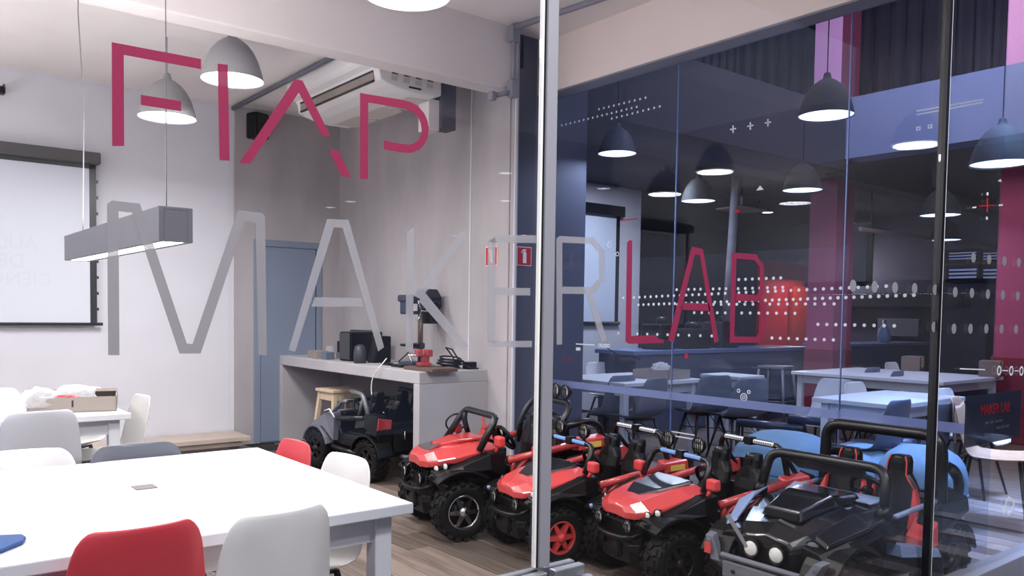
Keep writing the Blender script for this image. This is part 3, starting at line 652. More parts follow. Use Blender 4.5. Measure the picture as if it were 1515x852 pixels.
# drill press
dp = empty('drill_press', (3.78, 5.96, BZ), R(12), 'dark blue bench drill press', 'drill press')
MB().box((-.02, 0, .018), (.20, .17, .036)).build('base', BLUEM, dp, bevel=.008)
MB().tube([(.06, 0, .03), (.06, 0, .58)], .023, 14).build('column', mat('steel_column', (122, 104, 94), .35, .8), dp)
hd = MB(); hd.box((-.05, 0, .50), (.16, .13, .12)); hd.box((.05, 0, .575), (.40, .15, .06)); hd.build('head', BLUEM, dp, bevel=.015)
b = MB(); b.prism([(.04, -.075, .54), (.24, -.075, .54), (.24, -.075, .60), (.19, -.075, .66), (.10, -.075, .66), (.04, -.075, .60)], (0, .15, 0)); b.build('belt_cover', mat('dark_navy', (30, 36, 54), .45), dp, bevel=.008)
MB().b2((.11, -.07, .36), (.24, .07, .54)).build('motor', BLACK, dp, bevel=.02)
MB().b2((-.09, -.068, .47), (-.045, -.064, .53)).build('switch_plate', SIGNW, dp)
MB().tube([(-.06, 0, .44), (-.06, 0, .33)], .018, 10).build('chuck', ALU, dp); MB().tube([(-.06, 0, .33), (-.06, 0, .25)], .005, 8).build('drill_bit', CHROME, dp)
MB().lathe([(.095, 0), (.095, .018), (.001, .018)], 20).build('table', BLACK, dp, loc=(-.05, 0, .17)); MB().box((.04, 0, .17), (.09, .07, .05)).build('table_clamp', BLUEM, dp, bevel=.008)
b = MB()
for k in range(3): a = k * 2.094; b.tube([(-.02, -.085, .47), (-.02 + .10 * math.cos(a), -.10, .47 + .10 * math.sin(a))], .006, 6)
b.build('feed_handle', CHROME, dp)
b = MB(); b.tube([(.23, -.02, .6), (.27, -.04, .58), (.28, -.03, .5)], .006, 6); b.build('cable', BLACK, dp)
# vise on a board
vb = MB().box((0, 0, .014), (.24, .42, .028)).build('wooden_board', mat('dark_edge_board', (96, 74, 62), .6, var=.1, scale=5), bevel=.004, loc=(3.58, 5.42, BZ)); tag(vb, 'brown wooden board under the red vise on the workbench', 'board')
vi = empty('bench_vise', (3.57, 5.50, BZ + .03), R(-15), 'small red bench vise on the workbench', 'vise')
VR = mat('vise_red', (160, 58, 64), .5, var=.2, scale=30)
MB().box((0, 0, .015), (.10, .10, .03)).build('base', VR, vi, bevel=.006); MB().box((.01, 0, .055), (.06, .07, .06)).build('swivel', VR, vi, bevel=.012)
MB().box((.035, 0, .105), (.05, .10, .055)).build('jaw', VR, vi, bevel=.008); MB().box((-.045, 0, .105), (.045, .10, .055)).build('jaw', VR, vi, bevel=.008)
MB().tube([(-.13, 0, .085), (.06, 0, .085)], .010, 8).build('screw', CHROME, vi); MB().tube([(-.12, -.06, .04), (-.12, .06, .13)], .006, 8).build('handle', CHROME, vi)
# cable coil
b = MB(); rs = random.Random(4)
for k in range(6):
    r = .075 + rs.random() * .03; cx_, cy_ = rs.uniform(-.02, .02), rs.uniform(-.02, .02); tilt = rs.uniform(0, .5)
    b.tube([(cx_ + r * math.cos(a), cy_ + r * math.sin(a) * 1.1, .014 + .012 * k + tilt * r * (1 + math.sin(a)) * .35) for a in [i * math.pi / 9 for i in range(18)]], .007, 6, True)
b.tube([(.03, -.05, .02), (.04, .03, .10), (.02, .1, .17), (.0, -.02, .16), (.03, -.1, .05), (.09, -.15, .012), (.12, -.22, .012)], .007, 6)
o = b.build('cable_coil', BLACK, loc=(3.83, 5.50, BZ)); tag(o, 'coiled black cable at the right end of the workbench', 'cable')
o = MB().box((0, 0, .03), (.10, .07, .06)).build('power_adapter', BLACK, loc=(3.95, 5.40, BZ), bevel=.008); tag(o, 'black power adapter at the rightmost end of the workbench', 'adapter')
o = MB().box((0, 0, .012), (.07, .17, .024)).build('power_adapter', BLACK, loc=(3.56, 5.86, BZ), bevel=.006); tag(o, 'flat black power adapter on the workbench in front of the drill press', 'adapter')
o = MB().box((0, 0, .01), (.06, .12, .02)).build('power_strip', BLACK, loc=(3.60, 6.12, BZ), bevel=.006); tag(o, 'small black power strip between the computer and the drill press', 'power strip')
# computer, speakers, boxes
pc = empty('computer_tower', (3.72, 6.78, BZ), R(8), 'black computer tower with a glossy front on the workbench', 'computer')
MB().box((0, .02, .135), (.36, .18, .27)).build('case', BLACK, pc, bevel=.01); MB().b2((-.19, -.062, .02), (-.18, .10, .262)).build('front_panel', GLOSSK, pc, bevel=.004)
MB().b2((-.188, -.06, .02), (-.1815, .0, .255)).build('silver_strip', mat('gunmetal', (120, 122, 130), .3, .6), pc)
o = MB(); o.prism([(-.07, -.06, 0), (.11, -.06, 0), (.11, -.06, .24), (-.02, -.06, .24)], (0, .13, 0)); o = o.build('monitor_speaker', BLACK, bevel=.012, loc=(3.70, 6.47, BZ)); tag(o, 'black wedge shaped speaker right of the computer tower', 'speaker')
b = MB(); b.lathe([(.055, 0), (.058, .06), (.056, .11), (.045, .15), (.02, .165), (.001, .167)], 20); o = b.build('pod_speaker', mat('dark_grey_plastic', (52, 52, 58), .45), loc=(3.52, 6.46, BZ)); tag(o, 'rounded dark grey speaker in front of the wedge shaped speaker', 'speaker')
o = MB().box((0, 0, .14), (.05, .32, .28)).build('flat_monitor', mat('dark_grey_plastic', (52, 52, 58), .45), loc=(3.86, 7.05, BZ), rz=R(10), bevel=.01); tag(o, 'dark flat panel leaning behind the computer tower', 'monitor')
o = MB().box((0, 0, .036), (.12, .30, .072)).build('cardboard_carton', CARD, loc=(3.55, 7.36, BZ), rz=R(-8), bevel=.003); tag(o, 'low cardboard carton at the left end of the workbench', 'box')
o = MB().box((0, 0, .055), (.10, .12, .11)).build('black_cube', BLACK, loc=(3.72, 7.14, BZ + .06), bevel=.006); tag(o, 'black cube box behind the cardboard carton', 'box')
o = MB().box((0, 0, .03), (.10, .16, .06)).build('storage_box', mat('grey_green', (108, 116, 124), .5), loc=(3.72, 7.14, BZ), bevel=.006); tag(o, 'grey storage box under the black cube', 'box')
b = MB(); b.lathe([(.042, 0), (.045, .02), (.045, .09), (.035, .10), (.036, .115), (.001, .115)], 18); o = b.build('glass_jar', BAG, loc=(3.68, 7.36, BZ)); tag(o, 'clear jar behind the cardboard carton', 'jar')
o = MB().box((0, 0, .035), (.09, .10, .07)).build('component_box', mat('blue_grey_plastic', (96, 104, 120), .5), loc=(3.52, 7.09, BZ), bevel=.005); tag(o, 'small blue grey box left of the computer tower', 'box')
b = MB(); pts = [onx(572, 530, 3.42), onx(560, 545, 3.37), onx(550, 560, 3.36), onx(549, 580, 3.36), onx(553, 595, 3.36), onx(568, 611, 3.36)]
pts[0].z = max(pts[0].z, BZ + .006); b.tube(round_path(pts, .08, 4), .0045, 6); o = b.build('white_cable', SIGNW); tag(o, 'thin white cable hanging over the workbench edge', 'cable')
b = MB(); b.tube(round_path([(3.85, 6.35, BZ + .01), (3.92, 6.25, BZ + .12), (3.9, 6.2, BZ + .26), (3.93, 6.28, BZ + .32)], .1, 4), .006, 6); o = b.build('black_cable', BLACK); tag(o, 'black cable rising behind the wedge shaped speaker', 'cable')
# stool
st = empty('wooden_stool', (3.62, 7.02, 0), R(4), 'pale wooden stool under the workbench', 'stool')
MB().b2((-.18, -.16, .585), (.18, .16, .615)).build('seat', WOOD, st, bevel=.006)
for sx in (-1, 1):
    for sy in (-1, 1):
        MB().loft([[(sx * .14 + a, sy * .125 + b_, .585) for a, b_ in ((-.02, -.02), (.02, -.02), (.02, .02), (-.02, .02))], [(sx * .2 + a, sy * .18 + b_, 0) for a, b_ in ((-.02, -.02), (.02, -.02), (.02, .02), (-.02, .02))]]).build('leg', WOOD, st, bevel=.003)
b = MB()
for s in (-1, 1): b.b2((-.14, s * .13 - .012, .51), (.14, s * .13 + .012, .585)); b.b2((s * .145 - .012, -.13, .51), (s * .145 + .012, .13, .585)); b.b2((-.18, s * .155 - .01, .2), (.18, s * .155 + .01, .24)); b.b2((s * .178 - .01, -.16, .26), (s * .178 + .01, .16, .30))
b.build('rails', WOOD, st)

# ------------------------------------------------------------------ ride-on buggies
RX = Matrix.Rotation(R(90), 4, 'Y')            # lathe axis z -> +x
RY = Matrix.Rotation(R(-90), 4, 'X')           # lathe axis z -> +y
TY = {}
def wheel(car, x, y, r, w, side, rim):
    k = (round(r, 3), round(w, 3))
    if k not in TY:
        b = MB(); h = w / 2
        b.lathe([(r * .56, -h * .80), (r * .66, -h * .98), (r * .82, -h), (r * .92, -h * .9), (r * .95, -h * .6), (r * .955, 0), (r * .95, h * .6), (r * .92, h * .9), (r * .82, h), (r * .66, h * .98), (r * .56, h * .80)], 28, RY, cap=False)
        n = 18
        for i in range(n):
            a = 2 * math.pi * i / n
            for s in (-1, 1):
                aa = a + (s * .5) * math.pi / n
                mx = Matrix.Rotation(-aa, 4, 'Y')
                b.box((r * .965, s * h * .36, 0), (r * .07, h * .6, r * .19), (s * .35, 0, 0), mx)
                b.box((r * .92, s * h * .88, 0), (r * .13, h * .26, r * .17), (s * .15, 0, s * .3), mx)
        TY[k] = b
    t = TY[k].build('wheel', RUBBER, car, loc=(x, y, r))
    key = (k, side, 'rim'); h = w / 2
    b = MB(); yo = side * h * .62
    b.lathe([(r * .60, -.012), (r * .62, 0), (r * .60, .014), (r * .53, .016), (r * .50, .004), (r * .50, -.012)], 24, Matrix.Translation((0, yo, 0)) @ (RY if side > 0 else Matrix.Rotation(R(90), 4, 'X')), cap=False)
    for i in range(6):
        mx = Matrix.Translation((0, yo, 0)) @ Matrix.Rotation(i * math.pi / 3, 4, 'Y')
        b.prism([(r * .12, -.012, -r * .10), (r * .52, -.012, -r * .055), (r * .52, -.012, r * .055), (r * .12, -.012, r * .10)], (0, .026, 0), mx)
    b.lathe([(r * .17, -.012), (r * .17, .018), (r * .10, .03), (.001, .03)], 16, Matrix.Translation((0, yo, 0)) @ (RY if side > 0 else Matrix.Rotation(R(90), 4, 'X')))
    b.build('rim', rim, t)
    MB().lathe([(r * .57, -h * .25), (r * .57, h * .25)], 20, RY).build('wheel_well', INK, t)
    return t
def round_lamp(car, p, r, name='round_lamp', guard=True, lens=None, dirx=1, yaw=0, post=0.0):
    mx = Matrix.Translation(p) @ Matrix.Rotation(R(yaw), 4, 'Z') @ (RX if dirx > 0 else Matrix.Rotation(R(-90), 4, 'Y'))
    b = MB(); b.lathe([(.001, -r * .9), (r * .5, -r * .8), (r * .9, -r * .3), (r * 1.05, 0), (r * 1.08, r * .25), (r * .98, r * .3), (r * .92, r * .2)], 18, mx, cap=False)
    if post: b.tube([Vector(p), Vector(p) - Vector((0, 0, post))], r * .25, 6)
    o = b.build(name, BLACK, car)
    b = MB(); b.lathe([(r * .93, r * .15), (r * .7, r * .3), (.001, r * .38)], 18, mx); b.build('lens', lens or LENS, o)
    if guard:
        b = MB()
        for k in range(-2, 3):
            hh = r * math.sqrt(max(0, 1 - (k * .33) ** 2))
            b.box((hh * 0, k * r * .33, r * .42), (hh * 2, r * .12, r * .08), None, mx)
        for k in (-1, 1): b.box((k * r * .4, 0, r * .42), (r * .07, r * 1.8, r * .08), None, mx)
        b.build('guard', BLACK, o)
    return o
def fender_arc(b, x, z, r, y0, y1, a0, a1, th=.012, n=9):
    inn = []; out = []
    secs = []
    for i in range(n + 1):
        a = R(a0 + (a1 - a0) * i / n); c, s = math.cos(a), math.sin(a)
        secs.append([(x + c * r, y0, z + s * r), (x + c * (r + th), y0, z + s * (r + th)), (x + c * (r + th), y1, z + s * (r + th) - .012), (x + c * r, y1, z + s * r - .02)])
    b.loft(secs)
def seat(car, x, y, m=BLACK, edge=None, zt=.66, w=.105, z0=.36):
    b = MB()
    prof = [(z0, w * .9, 0), (z0 + .10, w, -.012), (z0 + (zt - z0) * .55, w * .98, -.03), (z0 + (zt - z0) * .66, w * .78, -.036), (z0 + (zt - z0) * .74, w * .58, -.04), (zt - .03, w * .54, -.05), (zt, w * .42, -.055)]
    b.loft([[(x + dx + .025, y - ww * .8, z), (x + dx + .035, y - ww * .3, z), (x + dx + .035, y + ww * .3, z), (x + dx + .025, y + ww * .8, z), (x + dx, y + ww, z), (x + dx - .045, y + ww * .7, z), (x + dx - .045, y - ww * .7, z), (x + dx, y - ww, z)] for z, ww, dx in prof])
    b.b2((x - .02, y - w, z0 - .07), (x + .24, y + w, z0))
    o = b.build('seat', m, car, bevel=.012)
    b = MB(); zz = z0 + (zt - z0) * .80; b.b2((x - .05 + .03, y - w * .26, zz), (x - .04 + .036, y + w * .26, zz + .035)); b.build('headrest_slot', INK, o)
    if edge:
        for s in (-1, 1):
            b = MB(); pts = [(x + dx + .03, y + s * ww * (.86 if i < 3 else .74), z) for i, (z, ww, dx) in enumerate(prof)]
            b.tube(pts[2:], [.004] * 5, 6)
            b.loft([[(q[0] - .01, q[1] - s * .0, q[2]), (q[0] + .016, q[1], q[2]), (q[0] + .012, q[1] + s * k, q[2]), (q[0] - .02, q[1] + s * k, q[2])] for q, k in ((pts[0], .035), (pts[1], .038), (pts[2], .006))])
            b.build('piping', edge, o)
    return o
def steering(car, x, y, z, r=.075):
    b = MB(); mx = Matrix.Translation((x, y, z)) @ Matrix.Rotation(R(-58), 4, 'Y')
    b.tube([(math.cos(a) * r, math.sin(a) * r, 0) for a in [i * math.pi / 12 for i in range(24)]], .012, 8, True, mx)
    for a in (0.5, 2.6, 4.7): b.tube([(0, 0, -.01), (math.cos(a) * r, math.sin(a) * r, 0)], .009, 6, False, mx)
    b.lathe([(.026, -.02), (.03, 0), (.02, .012), (.001, .014)], 12, mx); b.tube([(0, 0, -.01), (0, 0, -.12)], .014, 8, False, mx)
    return b.build('steering_wheel', BLACK, car)
def red_buggy(label, loc, rz, sc, star=False, rim=CHROME, group='red ride-on buggies'):
    c = empty('ride_on_buggy', loc, R(rz), label, 'toy car', group); c.scale = (sc, sc, sc)
    for sx, xx in ((1, .32), (-1, -.44)):
        for sy in (-1, 1): wheel(c, xx, sy * .265, .165, .135, sy, rim)
    def tub(secs): return [[(x, -w, z0), (x, -w * 1.05, (z0 + z1) / 2), (x, -w, z1), (x, w, z1), (x, w * 1.05, (z0 + z1) / 2), (x, w, z0)] for x, w, z0, z1 in secs]
    MB().loft(tub([(-.66, .19, .24, .43), (-.54, .21, .19, .43), (-.28, .26, .15, .31), (.05, .26, .15, .31), (.14, .235, .17, .44), (.34, .18, .17, .42), (.45, .16, .19, .36), (.475, .13, .21, .33)])).build('chassis', BLACK, c, bevel=.012)
    # hood
    hs = [(.08, .245, .525, .505), (.20, .25, .512, .475), (.34, .235, .485, .435), (.43, .205, .460, .412), (.475, .155, .44, .40), (.50, .085, .425, .395)]
    if star: hs = [(x, w, zc + max(0, x - .08) * .075, ze + max(0, x - .08) * .075) for x, w, zc, ze in hs]
    sec = [[(x, -w, ze), (x, -w * .62, zc - .006), (x, 0, zc), (x, w * .62, zc - .006), (x, w, ze), (x, w * .97, ze - .035), (x, 0, ze - .03), (x, -w * .97, ze - .035)] for x, w, zc, ze in hs]
    ho = MB().loft(sec).build('hood', REDG, c, bevel=.008, seg=2)
    if star:
        b = MB(); pts = [(.36, -.06), (.44, -.085), (.45, 0), (.44, .085), (.36, .06), (.40, 0)]
        b.prism([(x, y, .505 - (x - .36) * .34) for x, y in pts], (0, 0, .012)); b.build('chrome_intake', CHROME, ho)
        b = MB(); b.loft([[(.10, -.10, .53), (.10, .10, .53), (.10, .10, .545), (.10, -.10, .545)], [(.25, -.09, .515), (.25, .09, .515), (.25, .09, .538), (.25, -.09, .538)], [(.38, -.05, .482), (.38, .05, .482), (.38, .05, .508), (.38, -.05, .508)]]); b.build('hood_ridge', REDG, ho, bevel=.006)
        b = MB(); q = []
        for k in range(10): a = k * math.pi / 5; rr = .028 if k % 2 == 0 else .012; q.append((.20 + math.cos(a) * rr, .135 + math.sin(a) * rr, .508))
        b.prism(q, (0, 0, .004)); b.build('star_badge', TAIL, ho)
    else:
        b = MB(); b.loft([[(.10, -.15, .522), (.10, .15, .522), (.10, .14, .537), (.10, -.14, .537)], [(.30, -.115, .487), (.30, .115, .487), (.30, .105, .505), (.30, -.105, .505)], [(.385, -.06, .463), (.385, .06, .463), (.385, .05, .474), (.385, -.05, .474)]]); b.build('hood_window', mat('smoked_window', (14, 15, 20), .3), ho, bevel=.004)
    # front fascia
    b = MB()
    for k in range(7): b.box((.445, (k - 3) * .042, .345), (.05, .016, .06))
    b.box((.45, 0, .32), (.05, .30, .016)); b.build('grille', BLACK, c, bevel=.003)
    b = MB()
    b.loft([[(.44, -.15, .13), (.48, -.12, .13), (.50, 0, .13), (.48, .12, .13), (.44, .15, .13)], [(.46, -.165, .20), (.505, -.135, .20), (.525, 0, .20), (.505, .135, .20), (.46, .165, .20)], [(.45, -.16, .235), (.50, -.13, .235), (.515, 0, .235), (.50, .13, .235), (.45, .16, .235)]])
    b.tube(round_path([(.42, -.16, .30), (.52, -.14, .27), (.545, 0, .265), (.52, .14, .27), (.42, .16, .30)], .08), .016, 8)
    for s in (-1, 1): b.tube([(.525, s * .07, .27), (.505, s * .07, .17)], .013, 8)
    b.box((.515, 0, .18), (.02, .13, .05)); b.build('bumper', BLACK, c, bevel=.006)
    for s in (-1, 1):
        round_lamp(c, (.51, s * .125, .33), .034)
        for (x, y, z) in ((.435, s * .19, .395), (.395, s * .225, .41)): round_lamp(c, (x, y, z), .021, 'headlight', False, yaw=s * 22)
        b = MB(); fender_arc(b, .32, .165, .235, s * .175, s * .325, 48, 128); b.prism([(.12, s * .2, .34), (.2, s * .2, .44), (.40, s * .17, .425), (.46, s * .15, .36), (.40, s * .17, .33)], (0, s * .05, 0))
        b.loft([[(.06, s * .2, .33), (.06, s * .31, .33), (.06, s * .30, .485), (.06, s * .2, .50)], [(.16, s * .2, .38), (.16, s * .33, .39), (.16, s * .31, .48), (.16, s * .2, .49)], [(.32, s * .18, .38), (.32, s * .32, .385), (.32, s * .29, .42), (.32, s * .18, .435)], [(.46, s * .16, .34), (.46, s * .27, .345), (.46, s * .25, .37), (.46, s * .15, .385)]])
        b.build('front_fender', BLACK, c, bevel=.006)
        b = MB(); b.tube([(.33, s * .15, .36), (.33, s * .205, .17)], .022, 10); b.build('suspension', REDM, c)
        b = MB(); b.prism([(.45, s * .245, .30), (.50, s * .235, .36), (.49, s * .25, .37), (.42, s * .29, .31), (.42, s * .285, .26)], (-.02, 0, 0)); b.build('corner_guard', SILVERP if (not star and s < 0) else BLACK, c, bevel=.003)
        # mirror
        b = MB(); b.box((.10, s * .305, .545), (.045, .075, .062)); o = b.build('mirror', REDM, c, bevel=.014, seg=3)
        b = MB(); b.tube([(.10, s * .29, .52), (.11, s * .27, .47)], .012, 8); b.build('mirror_stalk', REDM, o)
        b = MB(); b.tube([(.04, s * .285, .43), (-.44, s * .30, .505)], .022, 10); b.tube([(.0, s * .285, .44), (.01, s * .28, .33)], .014, 8); b.tube([(.01, s * .28, .335), (-.10, s * .29, .455)], .014, 8); b.tube([(.01, s * .28, .33), (-.30, s * .29, .31)], .016, 8); b.tube([(-.10, s * .29, .455), (-.24, s * .285, .315)], .012, 8); b.build('side_rail', REDG, c)
        b = MB(); b.loft([[(-.42, s * .24, .45), (-.42, s * .32, .46), (-.42, s * .315, .525), (-.42, s * .25, .54)], [(-.62, s * .22, .47), (-.62, s * .315, .475), (-.62, s * .305, .535), (-.62, s * .23, .55)]]); o = b.build('rear_fender', REDG, c, bevel=.01)
        MB().loft([[(-.62, s * .215, .462), (-.62, s * .322, .468), (-.62, s * .31, .545), (-.62, s * .225, .558)], [(-.675, s * .21, .45), (-.675, s * .30, .455), (-.675, s * .29, .53), (-.675, s * .215, .54)]]).build('end_cap', BLACK, o, bevel=.006)
        b = MB(); b.box((-.52, s * .3215, .496), (.11, .004, .034), (0, .04, 0)); b.build('decal', YELLOW, o)
        b = MB(); fender_arc(b, -.44, .165, .20, s * .19, s * .34, 20, 165); b.prism([(-.62, s * .32, .40), (-.38, s * .32, .36), (-.36, s * .32, .42), (-.64, s * .30, .46)], (0, s * -.05, 0)); b.build('rear_arch', BLACK, c, bevel=.004)
    # cockpit
    b = MB(); b.box((.06, 0, .46), (.10, .44, .07)); b.box((.005, -.08, .50), (.09, .16, .02), (0, -.3, 0)); b.build('dashboard', BLACK, c, bevel=.012)
    steering(c, -.035, .115, .535)
    for y in (-.125, .125): seat(c, -.31, y, BLACK, None, .65)
    MB().b2((-.67, -.2, .42), (-.40, .2, .455)).build('rear_deck', BLACK, c, bevel=.01)
    # frames
    if star:
        b = MB(); b.tube(round_path([(.20, -.245, .49), (.08, -.225, .675), (.08, .225, .675), (.20, .245, .49)], .06), .020, 10)
        for s in (-1, 1): b.tube(round_path([(.08, s * .215, .675), (.10, s * .20, .62), (.06, s * .21, .50)], .04), .017, 10)
        b.build('windshield_frame', BLACKT, c)
        b = MB(); b.tube(round_path([(-.32, -.26, .44), (-.32, -.25, .60), (-.42, -.235, .735), (-.42, .235, .735), (-.32, .25, .60), (-.32, .26, .44)], .08), .02, 10)
        for s in (-1, 1): b.tube(round_path([(-.35, s * .245, .60), (-.54, s * .25, .63), (-.62, s * .25, .58), (-.62, s * .25, .47)], .07), .022, 10)
        b.build('roll_bar', BLACKT, c)
        for k in range(4): round_lamp(c, (-.41, (k - 1.5) * .115, .80), .043, post=.05)
        b = MB()
        for k in range(24): pass
        b.tube([(math.cos(a) * .07 + .12, -.27 + .02 * math.sin(a), .585 + math.sin(a) * .055) for a in [i * math.pi / 12 for i in range(24)]], .006, 6, True); b.build('mirror_hoop', BLACK, c)
        b = MB(); b.loft([[(.05, -.10, .53), (.02, .02, .53), (.0, .0, .545), (.0, -.1, .545)], [(.02, -.10, .58), (.02, -.02, .60), (0, -.02, .6), (0, -.1, .58)]]); b.tube([(.03, -.06, .56), (.0, -.14, .64)], .009, 6); b.tube([(.03, -.04, .57), (.0, .06, .60)], .008, 6); b.build('control_panel', REDG, c)
    else:
        b = MB(); b.tube(round_path([(.12, -.25, .50), (.05, -.235, .655), (.05, .235, .655), (.12, .25, .50)], .06), .017, 10); b.box((.05, 0, .655), (.045, .05, .045)); b.build('windshield_frame', BLACKT, c)
        for s in (-1, 1):
            MB().box((.052, s * .10, .658), (.036, .13, .022)).build('blue_sticker', LBLUE, c, bevel=.006)['label'] = 'blue sticker strip'
            round_lamp(c, (.04, s * .125, .722), .043, post=.06)
        b = MB(); b.tube(round_path([(-.51, -.265, .44), (-.46, -.24, .70), (-.46, .24, .70), (-.51, .265, .44)], .07), .017, 10); b.box((-.46, 0, .70), (.045, .05, .045))
        for s in (-1, 1): b.tube([(-.47, s * .245, .66), (-.64, s * .24, .46)], .014, 8)
        b.build('roll_bar', BLACKT, c)
        for s in (-1, 1):
            o = MB().box((-.458, s * .115, .703), (.036, .15, .022)).build('white_sticker', SIGNW, c, bevel=.006); o['label'] = 'white sticker strip'
            b = MB()
            for k in range(8): b.box((-.4395, s * .115 + (k - 3.5) * .017, .703), (.002, .009, .010), (0, 0, .2))
            b.build('sticker_print', GREYP, o)
    return c
red_buggy('plain hooded red buggy with four round lamps on its roll bar, beside the workbench', (3.2, 4.12, 0), 168, 1.06, True)
red_buggy('red buggy with a black hood window directly behind the aluminium mullion', (3.285, 3.42, 0), 171, .95, rim=REDM)
red_buggy('red buggy with a black hood window in the middle, beside the glossy black buggy', (3.45, 2.745, 0), 170, .95, rim=DARKM)

def black_buggy(label, loc, rz, sc):
    c = empty('ride_on_buggy', loc, R(rz), label, 'toy car'); c.scale = (sc, sc, sc)
    for xx in (.42, -.46):
        for sy in (-1, 1): wheel(c, xx, sy * .27, .18, .14, sy, DARKM)
    def tub(secs): return [[(x, -w, z0), (x, -w * 1.04, (z0 + z1) / 2), (x, -w, z1), (x, w, z1), (x, w * 1.04, (z0 + z1) / 2), (x, w, z0)] for x, w, z0, z1 in secs]
    MB().loft(tub([(-.68, .18, .28, .46), (-.5, .2, .2, .46), (-.28, .26, .16, .30), (.08, .26, .16, .30), (.16, .24, .18, .46), (.42, .19, .2, .42), (.56, .17, .22, .38), (.61, .14, .25, .36)])).build('chassis', BLACK, c, bevel=.012)
    hs = [(.12, .29, .535, .49), (.26, .29, .53, .475), (.42, .255, .50, .44), (.54, .20, .455, .40), (.61, .13, .41, .37)]
    ho = MB().loft([[(x, -w, ze), (x, -w * .8, ze + (zc - ze) * .55), (x, -w * .42, zc - .012), (x, 0, zc), (x, w * .42, zc - .012), (x, w * .8, ze + (zc - ze) * .55), (x, w, ze), (x, w * .97, ze - .04), (x, 0, ze - .04), (x, -w * .97, ze - .04)] for x, w, zc, ze in hs]).build('hood', GLOSSK, c, bevel=.012, seg=3)
    b = MB(); b.loft([[(.10, -.16, .53), (.10, .16, .53), (.10, .13, .56), (.10, -.13, .56)], [(.28, -.15, .52), (.28, .15, .52), (.28, .115, .565), (.28, -.115, .565)], [(.50, -.105, .465), (.50, .105, .465), (.48, .085, .512), (.48, -.085, .512)]]); b.build('hood_scoop', GLOSSK, ho, bevel=.008)
    MB().b2((.482, -.085, .475), (.503, .085, .502)).build('scoop_vent', INK, ho)
    for s in (-1, 1):
        b = MB(); fender_arc(b, .42, .18, .225, s * .18, s * .345, 25, 150)
        b.loft([[(.10, s * .22, .36), (.10, s * .33, .36), (.10, s * .32, .47), (.10, s * .22, .50)], [(.26, s * .22, .40), (.26, s * .345, .42), (.26, s * .32, .46), (.26, s * .24, .485)], [(.46, s * .2, .37), (.46, s * .335, .38), (.46, s * .30, .42), (.46, s * .2, .445)], [(.58, s * .16, .33), (.58, s * .27, .34), (.58, s * .24, .37), (.58, s * .15, .39)]])
        b.build('front_fender', BLACK, c, bevel=.008)
        b = MB(); b.loft([[(.55, s * .20, .42), (.55, s * .26, .39), (.54, s * .26, .41), (.54, s * .2, .44)], [(.36, s * .24, .505), (.36, s * .335, .455), (.35, s * .335, .475), (.35, s * .25, .52)], [(.18, s * .29, .52), (.18, s * .345, .50), (.17, s * .34, .51), (.17, s * .29, .53)]]); b.build('headlight_brow', SILVERP if s < 0 else GLOSSK, c, bevel=.004)
        for x, y, z in ((.545, s * .19, .385), (.49, s * .245, .395)): round_lamp(c, (x, y, z), .033, 'headlight', False, lens=GREYP if s > 0 else SILVERP, yaw=s * 18)
        round_lamp(c, (.62, s * .065, .335), .041, 'bumper_lamp', False)
        b = MB(); b.tube([(.43, s * .15, .38), (.43, s * .21, .19)], .024, 10); b.build('suspension', REDM, c)
        b = MB(); b.loft([[(.08, s * .27, .30), (.08, s * .35, .30), (.08, s * .34, .36), (.08, s * .27, .36)], [(-.26, s * .27, .24), (-.26, s * .37, .25), (-.26, s * .35, .29), (-.26, s * .27, .29)]]); b.build('side_sill', SILVERP, c, bevel=.006)
        b = MB(); b.tube([(.06, s * .30, .475), (-.30, s * .31, .50)], .013, 8); b.build('side_rail', SILVERP, c)
        b = MB(); b.loft([[(-.20, s * .25, .26), (-.20, s * .34, .27), (-.20, s * .33, .40), (-.20, s * .27, .41)], [(-.30, s * .25, .32), (-.30, s * .35, .33), (-.30, s * .34, .5), (-.30, s * .26, .52)], [(-.60, s * .2, .42), (-.60, s * .34, .42), (-.60, s * .33, .49), (-.60, s * .22, .53)], [(-.74, s * .18, .42), (-.74, s * .28, .42), (-.74, s * .27, .45), (-.74, s * .2, .46)]]); fender_arc(b, -.46, .18, .22, s * .19, s * .35, 20, 165); b.build('rear_fender', BLACK, c, bevel=.008)
        b = MB(); b.loft([[(-.14, s * .25, .28), (-.14, s * .355, .29), (-.14, s * .35, .34), (-.14, s * .25, .35)], [(-.24, s * .25, .30), (-.24, s * .36, .31), (-.24, s * .355, .42), (-.24, s * .25, .44)]]); b.build('red_panel', REDM, c, bevel=.006)
    b = MB()
    for s in (-1, 1):
        b.loft([[(.56, s * .18, .22), (.62, s * .17, .20), (.62, s * .21, .20), (.56, s * .23, .22)], [(.62, s * .22, .27), (.67, s * .2, .25), (.67, s * .25, .25), (.62, s * .27, .27)], [(.60, s * .27, .36), (.65, s * .26, .35), (.65, s * .30, .35), (.60, s * .31, .36)]])
        b.lathe([(.014, 0), (.014, .004), (.001, .004)], 10, Matrix.Translation((.658, s * .275, .325)) @ RX)
    b.box((.66, 0, .225), (.03, .36, .07)); b.box((.64, 0, .17), (.03, .30, .03)); b.tube([(.655, -.2, .28), (.655, .2, .28)], .014, 8)
    b.build('bumper', GREYP, c, bevel=.006)
    b = MB(); b.box((.676, -.265, .30), (.003, .035, .05), (0, 0, 0)); b.build('decal', REDM, c)
    b = MB()
    for y in (-.12, 0, .12): b.lathe([(.010, 0), (.010, .004), (.001, .004)], 10, Matrix.Translation((.676, y, .225)) @ RX)
    b.build('bolt', INK, c)
    b = MB(); b.box((.08, 0, .485), (.14, .5, .06)); b.build('dashboard', BLACK, c, bevel=.015)
